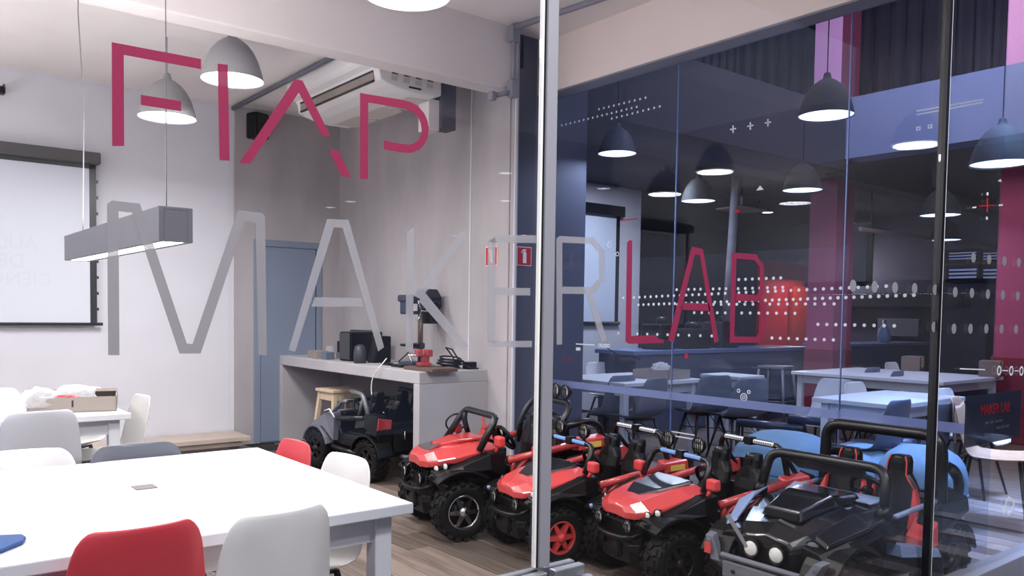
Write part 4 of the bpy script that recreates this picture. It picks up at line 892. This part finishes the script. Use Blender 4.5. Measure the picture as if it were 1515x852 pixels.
    b = MB(); b.loft([[(.14, -.22, .525), (.14, .22, .525), (.14, .2, .535), (.14, -.2, .535)], [(.03, -.24, .53), (.03, .24, .53), (.03, .24, .545), (.03, -.24, .545)]]); b.build('dash_trim', SILVERP, c, bevel=.003)
    MB().lathe([(.010, 0), (.010, .02), (.001, .02)], 10).build('red_button', REDM, c, loc=(.04, -.14, .545))
    steering(c, -.03, .12, .555, .082)
    for y in (-.13, .13): seat(c, -.26, y, BLACK, REDM, .70, .115, .36)
    MB().b2((-.70, -.2, .44), (-.34, .2, .475)).build('rear_deck', BLACK, c, bevel=.01)
    b = MB(); b.tube(round_path([(.20, -.32, .50), (.15, -.30, .70), (.15, .30, .70), (.20, .32, .50)], .07), .024, 12); b.build('windshield_frame', BLACKT, c)
    for s in (-1, 1): MB().lathe([(.034, 0), (.036, .03), (.026, .06)], 14).build('frame_socket', BLACK, c, loc=(.20, s * .32, .485))
    b = MB(); b.prism([(.15, -.20, .676), (.15, .20, .676), (.12, .16, .635), (.12, -.16, .635)], (-.008, 0, 0)); b.build('sun_visor', mat('smoked_panel', (60, 52, 52), .4), c)
    b = MB(); b.tube(round_path([(-.36, -.31, .40), (-.36, -.305, .60), (-.36, -.30, .81), (-.36, .30, .81), (-.36, .305, .60), (-.36, .31, .40)], .09, 6), .030, 12)
    for s in (-1, 1): b.tube(round_path([(-.36, s * .295, .66), (-.52, s * .285, .64), (-.62, s * .28, .56), (-.63, s * .27, .47)], .08, 5), .026, 10)
    b.build('roll_bar', BLACKT, c)
    b = MB(); b.tube([(-.34, -.27, .49), (-.62, .27, .49)], .007, 6); b.tube([(-.34, .27, .49), (-.62, -.27, .49)], .007, 6); b.build('cargo_strap', INK, c)
    for s in (-1, 1): MB().box((-.745, s * .22, .44), (.01, .06, .02)).build('tail_lamp', TAIL, c)
    return c
black_buggy('glossy black buggy with red edged seats in the right foreground', (3.70, 2.03, 0), 179, .98)

def dark_buggy(label, loc, rz, sc):
    c = empty('ride_on_buggy', loc, R(rz), label, 'toy car'); c.scale = (sc, sc, sc)
    for xx in (.42, -.36):
        for sy in (-1, 1): wheel(c, xx, sy * .25, .17, .13, sy, DARKM)
    def tub(secs): return [[(x, -w, z0), (x, -w * 1.05, (z0 + z1) / 2), (x, -w, z1), (x, w, z1), (x, w * 1.05, (z0 + z1) / 2), (x, w, z0)] for x, w, z0, z1 in secs]
    MB().loft(tub([(-.50, .26, .20, .46), (-.40, .27, .18, .46), (-.2, .24, .15, .34), (.1, .24, .15, .34), (.2, .24, .17, .46), (.5, .2, .2, .40), (.58, .14, .22, .34)])).build('chassis', BLACK, c, bevel=.012)
    MB().loft([[(x, -w, ze), (x, -w * .5, zc), (x, w * .5, zc), (x, w, ze), (x, w, ze - .05), (x, -w, ze - .05)] for x, w, zc, ze in ((.18, .26, .52, .49), (.4, .23, .49, .45), (.58, .15, .42, .38))]).build('hood', GREYP, c, bevel=.01)
    for s in (-1, 1):
        b = MB(); b.loft([[(-.16, s * .2, .40), (-.16, s * .28, .40), (-.16, s * .27, .46), (-.16, s * .2, .47)], [(-.34, s * .2, .42), (-.34, s * .31, .43), (-.34, s * .29, .535), (-.34, s * .2, .545)], [(-.50, s * .2, .36), (-.50, s * .30, .37), (-.50, s * .285, .53), (-.50, s * .2, .54)]]); fender_arc(b, -.36, .17, .21, s * .18, s * .32, 20, 165); b.build('rear_fender', BLACK, c, bevel=.008)
        b = MB(); b.loft([[(-.505, s * .30, .42), (-.505, s * .16, .42), (-.505, s * .15, .50), (-.505, s * .285, .52)], [(-.515, s * .29, .43), (-.515, s * .17, .43), (-.515, s * .16, .49), (-.515, s * .28, .51)]]); b.build('tail_lamp', TAIL, c, bevel=.003)
        b = MB(); fender_arc(b, .42, .17, .205, s * .18, s * .32, 20, 160); b.loft([[(.14, s * .22, .26), (.14, s * .30, .27), (.14, s * .29, .5), (.14, s * .22, .51)], [(.30, s * .22, .36), (.30, s * .31, .37), (.30, s * .28, .48), (.30, s * .2, .5)], [(.56, s * .16, .34), (.56, s * .27, .35), (.56, s * .24, .39), (.56, s * .15, .40)]]); b.build('front_fender', GREYP, c, bevel=.008)
        b = MB(); b.tube([(.16, s * .285, .22), (-.20, s * .285, .20)], .022, 8); b.tube([(.10, s * .28, .46), (-.30, s * .285, .50)], .020, 8); b.build('side_bar', BLACKT, c)
        b = MB(); b.tube(round_path([(-.34, s * .265, .52), (-.24, s * .25, .68), (-.05, s * .24, .69)], .05), .019, 8); b.tube([(-.18, s * .25, .50), (-.25, s * .25, .67)], .015, 8); b.tube(round_path([(.22, s * .25, .49), (.10, s * .235, .60), (.02, s * .24, .60)], .05), .016, 8); b.build('roll_post', BLACKT if s < 0 else mat('worn_grey_tube', (110, 112, 120), .4, .4), c)
        seat(c, -.20, s * .12, BLACK, None, .70)
        b = MB(); b.tube([(.28, s * .3, .505), (.18, s * .31, .53), (.10, s * .31, .47)], .006, 6); b.build('fender_trim', SIGNW if s > 0 else BLACK, c)
    b = MB(); b.tube([(.10, -.235, .60), (.10, .235, .60)], .016, 8); b.build('windshield_bar', BLACKT, c)
    steering(c, .0, .11, .55)
    MB().b2((.08, -.22, .42), (.18, .22, .51)).build('dashboard', BLACK, c, bevel=.012)
    MB().b2((-.515, -.14, .24), (-.50, .14, .42)).build('tailgate', INK, c, bevel=.004)
    b = MB(); b.tube([(-.515, .05, .40), (-.535, .05, .40), (-.535, .05, .34), (-.515, .05, .34)], .006, 6); b.build('tailgate_handle', CHROME, c)
    b = MB(); b.tube([(-.50, -.06, .20), (-.56, -.06, .20), (-.56, .06, .20), (-.50, .06, .20)], .018, 8); b.build('tow_bar', GREYP, c)
    return c
dark_buggy('dark grey buggy with a red tail lamp parked under the workbench, seen from behind', (3.42, 6.05, 0), 94, 1.0)

# ------------------------------------------------------------------ the hall beyond the side glass
S('wall_far', (5.03, 8.0, 0), (8.85, 8.2, 4.6), mat('grey_wall_paint', (190, 188, 194), .8, var=.04, scale=2))  # stands in for the room's back wall mirrored in the side glass
S('wall_hall', (8.85, 12.0, 0), (18, 12.2, 6.2), NAVY)
S('wall_kitchen', (14.2, -4.5, 0), (14.4, 12.2, 6.2), NAVY)
S('trim_9', (4.75, 5.25, 3.12), (9.45, 5.55, 3.86), mat('shaded_charcoal', (44, 44, 52), .7))      # bulkhead along the hall; its weaker light is put into a darker colour
S('trim_10', (9.4, -4.5, 3.26), (9.75, 5.25, 3.98), BLUEBAND)                                      # bulkhead across the hall; its stronger light is put into a paler colour
S('ceiling_hall', (4.75, 5.55, 3.12), (14.2, 12.0, 3.3), mat('dark_ceiling', (70, 68, 80), .85, var=.1, scale=3))
S('trim_11', (9.75, -4.5, 3.26), (14.2, 5.55, 3.4), mat('dark_ceiling', (70, 68, 80)))
S('ceiling_upper', (4.5, -4.5, 6.2), (18, 12.2, 6.3), mat('dark_ceiling', (70, 68, 80)))
cw = empty('corrugated_wall', (0, 9.0, 0), 0, 'dark corrugated steel wall above the bulkhead', 'wall')
zz = []
for i in range(120):
    x = 8.6 + i * .055; zz.append((x, .03 if i % 4 in (0, 1) else -.03))
b = MB(); b.loft([[(x, y, 3.66), (x, y + .01, 3.66), (x, y + .01, 6.2), (x, y, 6.2)] for x, y in zz]); b.build('sheet', CORRUG, cw)
cw2 = empty('corrugated_wall', (12.4, 0, 0), 0, 'dark corrugated steel wall on the right above the blue bulkhead', 'wall')
b = MB(); b.loft([[(.03 if i % 4 in (0, 1) else -.03, 9 - i * .06, 3.66), (.04 if i % 4 in (0, 1) else -.02, 9 - i * .06, 3.66), (.04 if i % 4 in (0, 1) else -.02, 9 - i * .06, 6.2), (.03 if i % 4 in (0, 1) else -.03, 9 - i * .06, 6.2)] for i in range(200)]); b.build('sheet', CORRUG, cw2)
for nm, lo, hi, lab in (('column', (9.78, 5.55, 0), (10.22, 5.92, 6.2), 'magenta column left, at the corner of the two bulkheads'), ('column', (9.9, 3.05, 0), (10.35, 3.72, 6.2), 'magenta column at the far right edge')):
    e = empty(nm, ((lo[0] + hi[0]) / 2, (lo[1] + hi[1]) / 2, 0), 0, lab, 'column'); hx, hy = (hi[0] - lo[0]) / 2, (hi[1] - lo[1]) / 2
    MB().b2((-hx, -hy, 0), (hx, hy, 6.2)).build('shaft', PINK, e); MB().b2((-hx - .006, -hy, 3.7), (-hx, hy, 6.19)).build('pale_upper_sheet', mat('pale_pink', (214, 160, 206), .6), e); MB().b2((-hx - .02, -hy - .02, 0), (hx + .02, hy + .02, .95)).build('plinth', MAROON, e, bevel=.01)  # paler pink sheet over the upper part of one face
# wash light from the upper floor on the magenta columns
area_light('upper_floor_light', (7.0, 3.6, 5.9), 1.6, 200, (1, .86, .95), (0, R(-48), 0), 1.6)
# mirror image of the room's projection screen, built as a solid object
e = empty('projection_screen', (7.55, 7.97, 0), 0, 'grey mirror image of the projection screen, built beyond the side glass', 'screen')
MB().b2((-1.0, -.01, 1.25), (.76, 0, 2.72)).build('fabric', SCREENG, e); MB().b2((.76, -.012, 1.25), (.83, 0, 2.72)).build('border', INK, e); MB().b2((-1.05, -.08, 2.70), (.86, 0, 2.84)).build('case', INK, e); MB().tube([(-1.05, -.01, 1.23), (.86, -.01, 1.23)], .022, 8).build('bottom_bar', INK, e)
# red lit wall behind the counter, black appliances
def L(name, lo, hi, m, label, cat, bevel=.004, kind=None):
    o = MB().b2(lo, hi).build(name, m, bevel=bevel)
    return tag(o, label, cat)
p0, p1 = ony(1128, 300, 8.6), ony(1198, 300, 8.6)
e = MB().b2((p0.x, 8.6, 0), (p1.x + .1, 8.66, 2.35)).build('partition', REDWALL); tag(e, 'bright red partition behind the letter B', 'partition')
area_light('partition_light', ((p0.x + p1.x) / 2, 8.1, 2.4), .5, 45, (1, .8, .75), (R(-35), 0, 0))
L('orange_locker', ony(1172, 485, 8.5) - Vector((0, 0, .4)), ony(1190, 425, 8.58), mat('orange_red', (196, 60, 40), .5), 'orange red locker beside the red partition', 'locker')
kc = empty('counter', (8.8, 6.2, 0), 0, 'long slate counter with a bright steel edge left of the magenta column', 'counter')
MB().b2((-1.95, .02, 0), (1.5, .6, .9)).build('front', COUNTER, kc); MB().b2((-2.0, 0, .9), (1.55, .62, .945)).build('worktop', STEEL, kc, bevel=.004)
kc = empty('counter', (13.0, 6.2, 0), 0, 'slate blue counter right of the magenta column', 'counter')
MB().b2((-1.8, .02, 0), (1.15, .6, .92)).build('front', COUNTER, kc); MB().b2((-1.85, 0, .92), (1.15, .62, .965)).build('worktop', STEEL, kc, bevel=.004)
for x, w, h, lab in ((7.55, .34, .30, 'black kitchen appliance on the counter, leftmost'), (8.12, .55, .25, 'black kitchen appliance on the counter, in the middle'), (8.75, .4, .34, 'black kitchen appliance on the counter behind the letter B')):
    o = empty('appliance', (x, 6.5, .945), 0, lab, 'appliance'); MB().box((0, 0, h / 2), (w, .3, h)).build('body', INK, o, bevel=.03); MB().box((0, -.152, h * .6), (w * .6, .006, h * .35)).build('panel', GLOSSK, o); MB().lathe([(w * .2, 0), (w * .2, .06), (w * .12, .09), (.001, .09)], 16).build('lid', BLACK, o, loc=(w * .15, 0, h))
L('wall_cabinet', (8.55, 9.0, 1.62), (10.3, 9.3, 1.80), INK, 'black strip cabinet above the counter behind the letter A', 'cabinet')
L('wall_cabinet', (13.9, 5.7, 1.55), (14.2, 8.3, 1.78), INK, 'black strip cabinet on the kitchen wall at the right', 'cabinet')
L('black_cupboard', (13.55, 4.3, 0.6), (14.15, 5.2, 1.75), INK, 'black cupboard below the louvred windows', 'cupboard')
L('range_hood', (13.95, 6.4, 1.05), (14.2, 7.1, 1.35), GREYP, 'grey microwave on the kitchen wall', 'microwave')
b = MB(); b.lathe([(.09, 0), (.10, .1), (.09, .2), (.03, .28), (.03, .36), (.001, .36)], 16); o = b.build('vase', SILVERP, loc=(13.0, 6.5, .965)); tag(o, 'pale bottle shaped vase on the right hand counter', 'vase')
fr = empty('hanging_screen', onx(1243, 380, 11.2), 0, 'dark hanging projection screen with black frame behind the magenta column', 'screen')
a, c_ = onx(1203, 335, 11.2) - onx(1243, 380, 11.2), onx(1285, 420, 11.2) - onx(1243, 380, 11.2)
MB().b2((0, c_.y, c_.z), (.02, a.y, a.z)).build('fabric', GREYP, fr)
for y in (c_.y, a.y): MB().b2((-.01, y - .04, c_.z), (.03, y + .04, a.z)).build('border', INK, fr)
for y in (c_.y, a.y): MB().tube([(0.01, y, a.z), (0.01, y, 3.26 - fr.location.z)], .008, 6).build('hanger', INK, fr)
MB().tube([(0, c_.y - .1, c_.z), (0, a.y + .1, c_.z)], .03, 8).build('bottom_bar', INK, fr)
# louvred windows on the kitchen wall
WL = lamp_mat('dusk_window', (150, 160, 205), .55); wn = 0
for px0, px1 in ((1402, 1447), (1453, 1497), (1503, 1545)):
    for py0, py1 in ((371, 386), (394.5, 415)):
        wn += 1; q0, q1 = onx(px0, py0, 14.16), onx(px1, py1, 14.16)
        e = empty('window_%d' % (wn + 2), (14.16, (q0.y + q1.y) / 2, (q0.z + q1.z) / 2), kind='structure'); hy, hz = abs(q0.y - q1.y) / 2, abs(q0.z - q1.z) / 2
        MB().b2((.01, -hy, -hz), (.03, hy, hz)).build('pane', WL, e)
        for k in range(4): MB().box((-.01, 0, -hz + (k + .5) * hz / 2), (.02, hy * 2, .022), (0, .5, 0)).build('louvre', INK, e)
        f_ = MB()
        for s in (-1, 1): f_.b2((-.02, s * hy - .02, -hz - .02), (.03, s * hy + .02, hz + .02)); f_.b2((-.02, -hy, s * hz - .015), (.03, hy, s * hz + .015))
        f_.build('frame', INK, e)
L('beam_rail', (9.75, 5.2, 2.42), (14.0, 5.24, 2.47), mat('tan_paint', (150, 128, 116), .6), 'thin tan rail running across the dark hall ceiling', 'rail')
a, c_ = ony(1094, 220, 6.4), ony(1077, 440, 6.4)
o = MB().tube([a + Vector((.0, 0, .3)), c_ - Vector((.02, 0, .3))], .055, 12).build('slanted_pole', mat('bark_grey', (120, 116, 122), .7, var=.2, scale=6)); tag(o, 'slanted grey pole in the dark hall behind the letters A and B', 'pole')
pj = empty('projector', ony(1097, 302, 6.9), 0, 'black projector on a ceiling plate in the dark hall', 'projector')
MB().box((0, 0, .02), (.42, .32, .15)).build('body', INK, pj, bevel=.03); MB().box((0, 0, -.075), (.62, .4, .02)).build('shelf', mat('tan_paint', (150, 128, 116)), pj); MB().tube([(0, 0, .1), (0, 0, 3.55 - pj.location.z)], .02, 8).build('pole', INK, pj); MB().lathe([(.05, 0), (.05, .04), (.001, .04)], 14, Matrix.Translation((.1, -.16, .02)) @ Matrix.Rotation(R(90), 4, 'X')).build('lens', GLOSSK, pj)
area_light('far_wall_fill', (7.5, 6.7, 3.1), .5, 75, (.9, .93, 1.0))  # unseen fill, added to lighten the far wall
# hall pendants and downlights
for px, py, w, lab in ((913, 228, 57, 'slate dome pendant lamp just right of the mullion, beyond the side glass'), (1222, 172, 79, 'wide pendant lamp in front of the magenta column'), (1481, 243, 84, 'pendant lamp at the far right edge'),
                       (1033, 298, 50, 'pendant lamp above the letter A of the crimson word'), (1187, 282, 57, 'pendant lamp left of the magenta column, above the letter B'), (1391, 319, 56, 'pendant lamp behind the black gasket strip, upper one'), (1398, 355.5, 44, 'pendant lamp behind the black gasket strip, lower one')):
    D_ = .327 if px == 913 else .41
    p = atd(px, py, F * D_ / w)
    pendant(p, D_, SHADEK if px == 913 else SHADEB, GLOWC, 8 if px == 913 else PEND_LAB_W, lab, max(p.z + .4, 3.12 if p.y > 5.55 else (3.26 if p.x > 9.75 else 6.2)), 'dome lamps in the hall')
for px, py, dep, D_, lab in ((1251, 331, 12.5, .31, 'small pendant lamp crossing the glass joint right of the magenta column'), (1192, 165.5, 10, .21, 'tiny pendant lamp left of the wide pendant lamp')):
    p = atd(px, py, dep); pendant(p, D_, SHADEB, GLOWC, 0, lab, max(p.z + .2, 3.26 if p.x > 9.75 else 6.2), 'dome lamps in the hall')
def downlight(loc, r, label, m=GLOWD):
    e = empty('downlight', loc, 0, label, 'lamp', 'round downlights'); MB().lathe([(r * 1.15, 0), (r * 1.15, .012), (r, .012), (r, 0)], 18, cap=False).build('ring', SIGNW, e); MB().lathe([(.001, .003), (r, .003), (r, .006), (.001, .006)], 18).build('diffuser', m, e); return e
for px, py, lab in ((1308, 296.5, 'downlight right of the magenta column'), (1135.5, 314.5, 'downlight right of the projector'),):
    p = onz(px, py, 3.255 if px == 1308 else 3.115)
    downlight(p, .085, lab)
# hall tables and chairs; the first table, its box and chairs model a reflection
HT = {}
def hall_table(lo, hi, label): return make_table('hall_table', lo, hi, label, 'tables in the hall')
hall_table((5.35, 4.98), (6.45, 5.95), 'modelled mirror image of a white table with a cardboard box, between the letters L and A')
hall_table((7.0, 4.95), (7.42, 5.45), 'grey looking hall table left of the dark red plinth')
hall_table((8.3, 3.55), (9.75, 5.2), 'farther white hall table at the right, behind two grey chairs')
hall_table((5.75, 2.78), (6.9, 3.42), 'nearest white hall table, behind the black gasket strip')
e = empty('cardboard_box', (6.15, 5.25, .74), R(10), 'mirror image of the cardboard box, modelled beyond the side glass', 'box')
for lo, hi in (((-.2, -.2, 0), (.2, .2, .004)), ((-.2, -.2, 0), (.2, -.195, .085)), ((-.2, .195, 0), (.2, .2, .085)), ((-.2, -.2, 0), (-.195, .2, .085)), ((.195, -.2, 0), (.2, .2, .085))): MB().b2(lo, hi).build('side', CARD, e)
tag(crumple('plastic_bag', (6.2, 5.3, .84), .08, BAG, 12, (1.2, 1, .6)), 'crumpled clear bag on the modelled mirror image of the box', 'bag')
for m, k, px, py, z, rz, lab in ((SHELLW, 'w', 903, 545, .74, 180, 'mirror image of a pale chair behind the first hall table, left one'), (SHELLW, 'w', 939, 542, .74, 180, 'mirror image of a pale chair behind the first hall table, right one'),
        (SHELLK, 'k', 896, 552, .8, 0, 'mirror image of a slate chair at the left end of the first hall table'), (SHELLK, 'k', 942, 556, .8, 5, 'mirror image of a slate chair in front of the first hall table'), (SHELLK, 'k', 1040, 552, .8, -20, 'slate hall chair right of the hall cardboard box'), (SHELLK, 'k', 1092, 556, .8, -20, 'slate hall chair farther right of the hall cardboard box'),
        (SHELLK, 'k', 1264, 541, .8, 0, 'slate hall chair beside the dark red plinth'), (SHELLK, 'k', 1297, 546, .8, 5, 'slate hall chair in front of the farther white hall table'), (SHELLW, 'w', 1302, 568, .8, 180, 'pale hall chair between the two white hall tables'),
        (SHELLK, 'k', 1285, 586, .8, 0, 'slate hall chair at the left end of the nearest hall table'), (SHELLK, 'k', 1348, 590, .8, 0, 'slate hall chair in front of the nearest hall table'), (SHELLW, 'w', 1345, 537, .8, 180, 'pale hall chair behind the farther hall table'), (SHELLW, 'w', 1440, 578, .8, 180, 'pale hall chair behind the smoked sign'), (SHELLG, 'g', 1218, 562, .8, 90, 'pale grey hall chair against the dark red plinth')):
    p = onz(px, py, z); chair(k, m, p.x, p.y, rz, lab, 'shell chairs in the hall')
for px, x_, y_, h_, lab in ((1351, 8.95, 4.55, .17, 'brown carton with a tan note on the farther white hall table'), (1467, 9.5, 3.64, .17, 'brown carton with a tan note, right of the black gasket strip')):
    q = ony(px, 520, y_); e = empty('carton', (q.x, y_, .74), R(15), lab, 'box'); MB().b2((-.14, -.10, 0), (.14, .10, h_)).build('body', mat('brown_carton', (110, 92, 84), .8), e, bevel=.004)
    MB().b2((-.02, -.106, h_ * .25), (.10, -.10, h_ * .95)).build('note', mat('note_tan', (196, 160, 122), .7), e)
# tall stool by the counter
p = ony(1148, 540, 5.9)
st = empty('bar_stool', (p.x, 5.9, 0), R(10), 'grey bar stool in front of the slate counter', 'stool')
MB().b2((-.17, -.17, .70), (.17, .17, .74)).build('seat', GREYP, st, bevel=.01)
for sx in (-1, 1):
    for sy in (-1, 1): MB().tube([(sx * .15, sy * .15, .70), (sx * .22, sy * .22, 0)], .018, 8).build('leg', GREYP, st)
MB().tube([(.19, .19, .3), (.19, -.19, .3), (-.19, -.19, .3), (-.19, .19, .3)], .010, 6, True).build('foot_ring', GREYP, st)
# blue bean seats on the floor behind the side glass
def bean(name, c, sz, rz, label):
    bm = bmesh.new(); bmesh.ops.create_uvsphere(bm, u_segments=28, v_segments=16, radius=1)
    for v in bm.verts:
        x, y, z = v.co; k = 3.0
        n = (abs(x) ** k + abs(y) ** k + abs(z) ** k) ** (1 / k)
        v.co = Vector((x / n, y / n, z / n))
        z = v.co.z; v.co.z = z + .10 * math.sin(v.co.x * 2.6 + 1) * (z > 0); 
    me = bpy.data.meshes.new(name); bm.to_mesh(me); bm.free(); me.materials.append(BLUEB)
    for q in me.polygons: q.use_smooth = True
    e = empty(name, (c[0], c[1], 0), R(rz), label, 'seat', 'sky blue floor seats')
    o = bpy.data.objects.new('cushion', me); COL.objects.link(o); o.scale = (sz[0] / 2, sz[1] / 2, sz[2] / 2); o.location = (0, 0, sz[2] / 2); o.parent = e
    b = MB(); k = [( math.cos(a) * sz[0] * .497 * (abs(math.cos(a)) ** 3 + abs(math.sin(a)) ** 3) ** (-1 / 3), math.sin(a) * sz[1] * .497 * (abs(math.cos(a)) ** 3 + abs(math.sin(a)) ** 3) ** (-1 / 3), sz[2] / 2) for a in [i * math.pi / 20 for i in range(40)]]
    b.tube(k, .008, 6, True); b.build('seam', mat('blue_seam', (60, 116, 166), .7), e)
bean('bean_seat', (5.38, 3.42), (.74, .66, .48), 10, 'sky blue floor cushion seat farthest back, behind the middle red buggy')
bean('bean_seat', (5.55, 2.88), (.62, .5, .44), -8, 'sky blue floor cushion seat between the roll bar posts of the black buggy')
bean('bean_seat', (5.25, 2.36), (.48, .5, .53), 5, 'sky blue floor cushion seat behind the red edged seats')
for k, (px0, py0, px1, py1, X, lab) in enumerate(((1092, 625, 1190, 634, 5.9, 'dark tube modelling a mirrored roll bar, behind the farthest blue seat'), (1168, 619, 1236, 626, 5.9, 'dark bolster tube left of the roll bar'), (1290, 655, 1352, 661, 6.0, 'dark bolster with red squares behind the blue seats'))):  # first tube models a roll bar mirrored in the side glass
    a, c_ = onx(px0, py0, X), onx(px1, py1, X); e = empty('tube_rail', ((a.x + c_.x) / 2, (a.y + c_.y) / 2, 0), 0, lab, 'rail')
    m_ = Vector(e.location); a -= m_; c_ -= m_
    MB().tube([a, c_], .035 if k < 2 else .06, 12).build('tube', mat('navy_tube', (44, 52, 76), .35), e)
    for q in (a, c_): MB().tube([q, Vector((q.x, q.y, 0))], .02, 8).build('post', DARKM, e)
    if k == 2:
        for j, px in enumerate((1329, 1339.5, 1350)):
            q = onx(px, 660.5, X - .06) - m_; MB().box(q, (.01, .04, .045)).build('red_square', REDM, e)
# plywood chair and smoked sign at the right
pc_ = empty('plywood_chair', (5.95, 2.2, 0), R(196), 'plywood seated chair with thin black legs at the right edge', 'chair')
def plyfn(u, v):
    s = (u - .5) * 2; y = .24 - v * .46; z = .455 + .02 * abs(s) ** 2 - .02 * math.sin(v * 3.14)
    if v > .8: z += (v - .8) ** 1.6 * 4.2; y -= .0
    return (s * .235, y, z)
MB().grid(plyfn, 10, 14).build('seat', PLY, pc_, solid=.014, sub=1)
MB().grid(lambda u, v: ((u - .5) * .42, -.235 - .03 * v + .03 * (2 * u - 1) ** 2, .52 + v * .30), 8, 5).build('backrest', PLY, pc_, solid=.014, sub=1)
for sx in (-1, 1):
    for sy in (-1, 1): MB().tube([(sx * .16, sy * .15, .445), (sx * .215, sy * .21, 0)], .011, 8).build('leg', BLACKT, pc_)
b = MB(); b.tube([(-.17, .15, .44), (.17, .15, .44)], .01, 6); b.tube([(-.17, -.15, .44), (.17, -.15, .44)], .01, 6); b.build('frame', BLACKT, pc_)
sg = empty('smoked_sign', (4.47, YG + .012, .86), 0, 'smoked dark sign panel with red words on the front glass at the right edge', 'sign')
MB().b2((-.335, 0, -.122), (.335, .004, .125)).build('panel', SMOKE, sg, bevel=.001)
text('lettering', 'MAKER LAB', REDF, sg, (.01, -.001, .045), (R(90), 0, 0), .072, sx=.95)
b = MB()
for z, xs in ((-.018, ((-.11, -.07), (-.05, -.01), (.01, .05), (.06, .10))), (-.052, ((.03, .08), (.09, .13), (.14, .19)))):
    for a, c_ in xs: b.b2((a, -.001, z - .006), (c_, 0, z + .006))
b.build('small_print', FROST, sg)

# ------------------------------------------------------------------ corridor behind the camera: its ceiling lamps show as reflections in the glass
S('ceiling_corridor', (0, -17.5, 2.915), (17, -2.2, 3.0), mat('corridor_ceiling', (120, 118, 124), .85))
for px, py, lab in ((748, 256.5, 'mirrored above the fire sign, upper of two'), (748, 297.5, 'mirrored above the fire sign, lower of two'), (518, 298.5, 'mirrored left of the frosted letter A, right one'), (489, 307, 'mirrored over the top of the frosted letter A'),
                    (671, 349, 'mirrored at the top of the letter K'), (755, 349, 'mirrored at the top of the letter E'), (776, 348, 'mirrored on the dark end wall above the fire sign'), (893, 279, 'mirrored under the slate dome lamp')):
    d = ray(px, py); z = 2.90; p = CAM + d * ((z - H) / d.z); p.y = 2 * YG - p.y
    downlight((p.x, p.y, z), .075, 'corridor downlight ' + lab)

S('wall_corridor', (-1.2, -3.15, 0), (2.3, -3.05, 2.9), mat('corridor_white', (225, 226, 232), .8))
for k, (wd, zc) in enumerate((('AULA', 1.77), ('DE', 1.65), ('CI\u00caNCIA', 1.53))):
    o = text('lettering', wd, mat('dark_grey_ink', (60, 62, 70), .6), None, (.83, -3.045, zc), (R(90), 0, R(180)), .125)
    o['kind'] = 'structure'; o.name = 'trim_%d' % (12 + k)
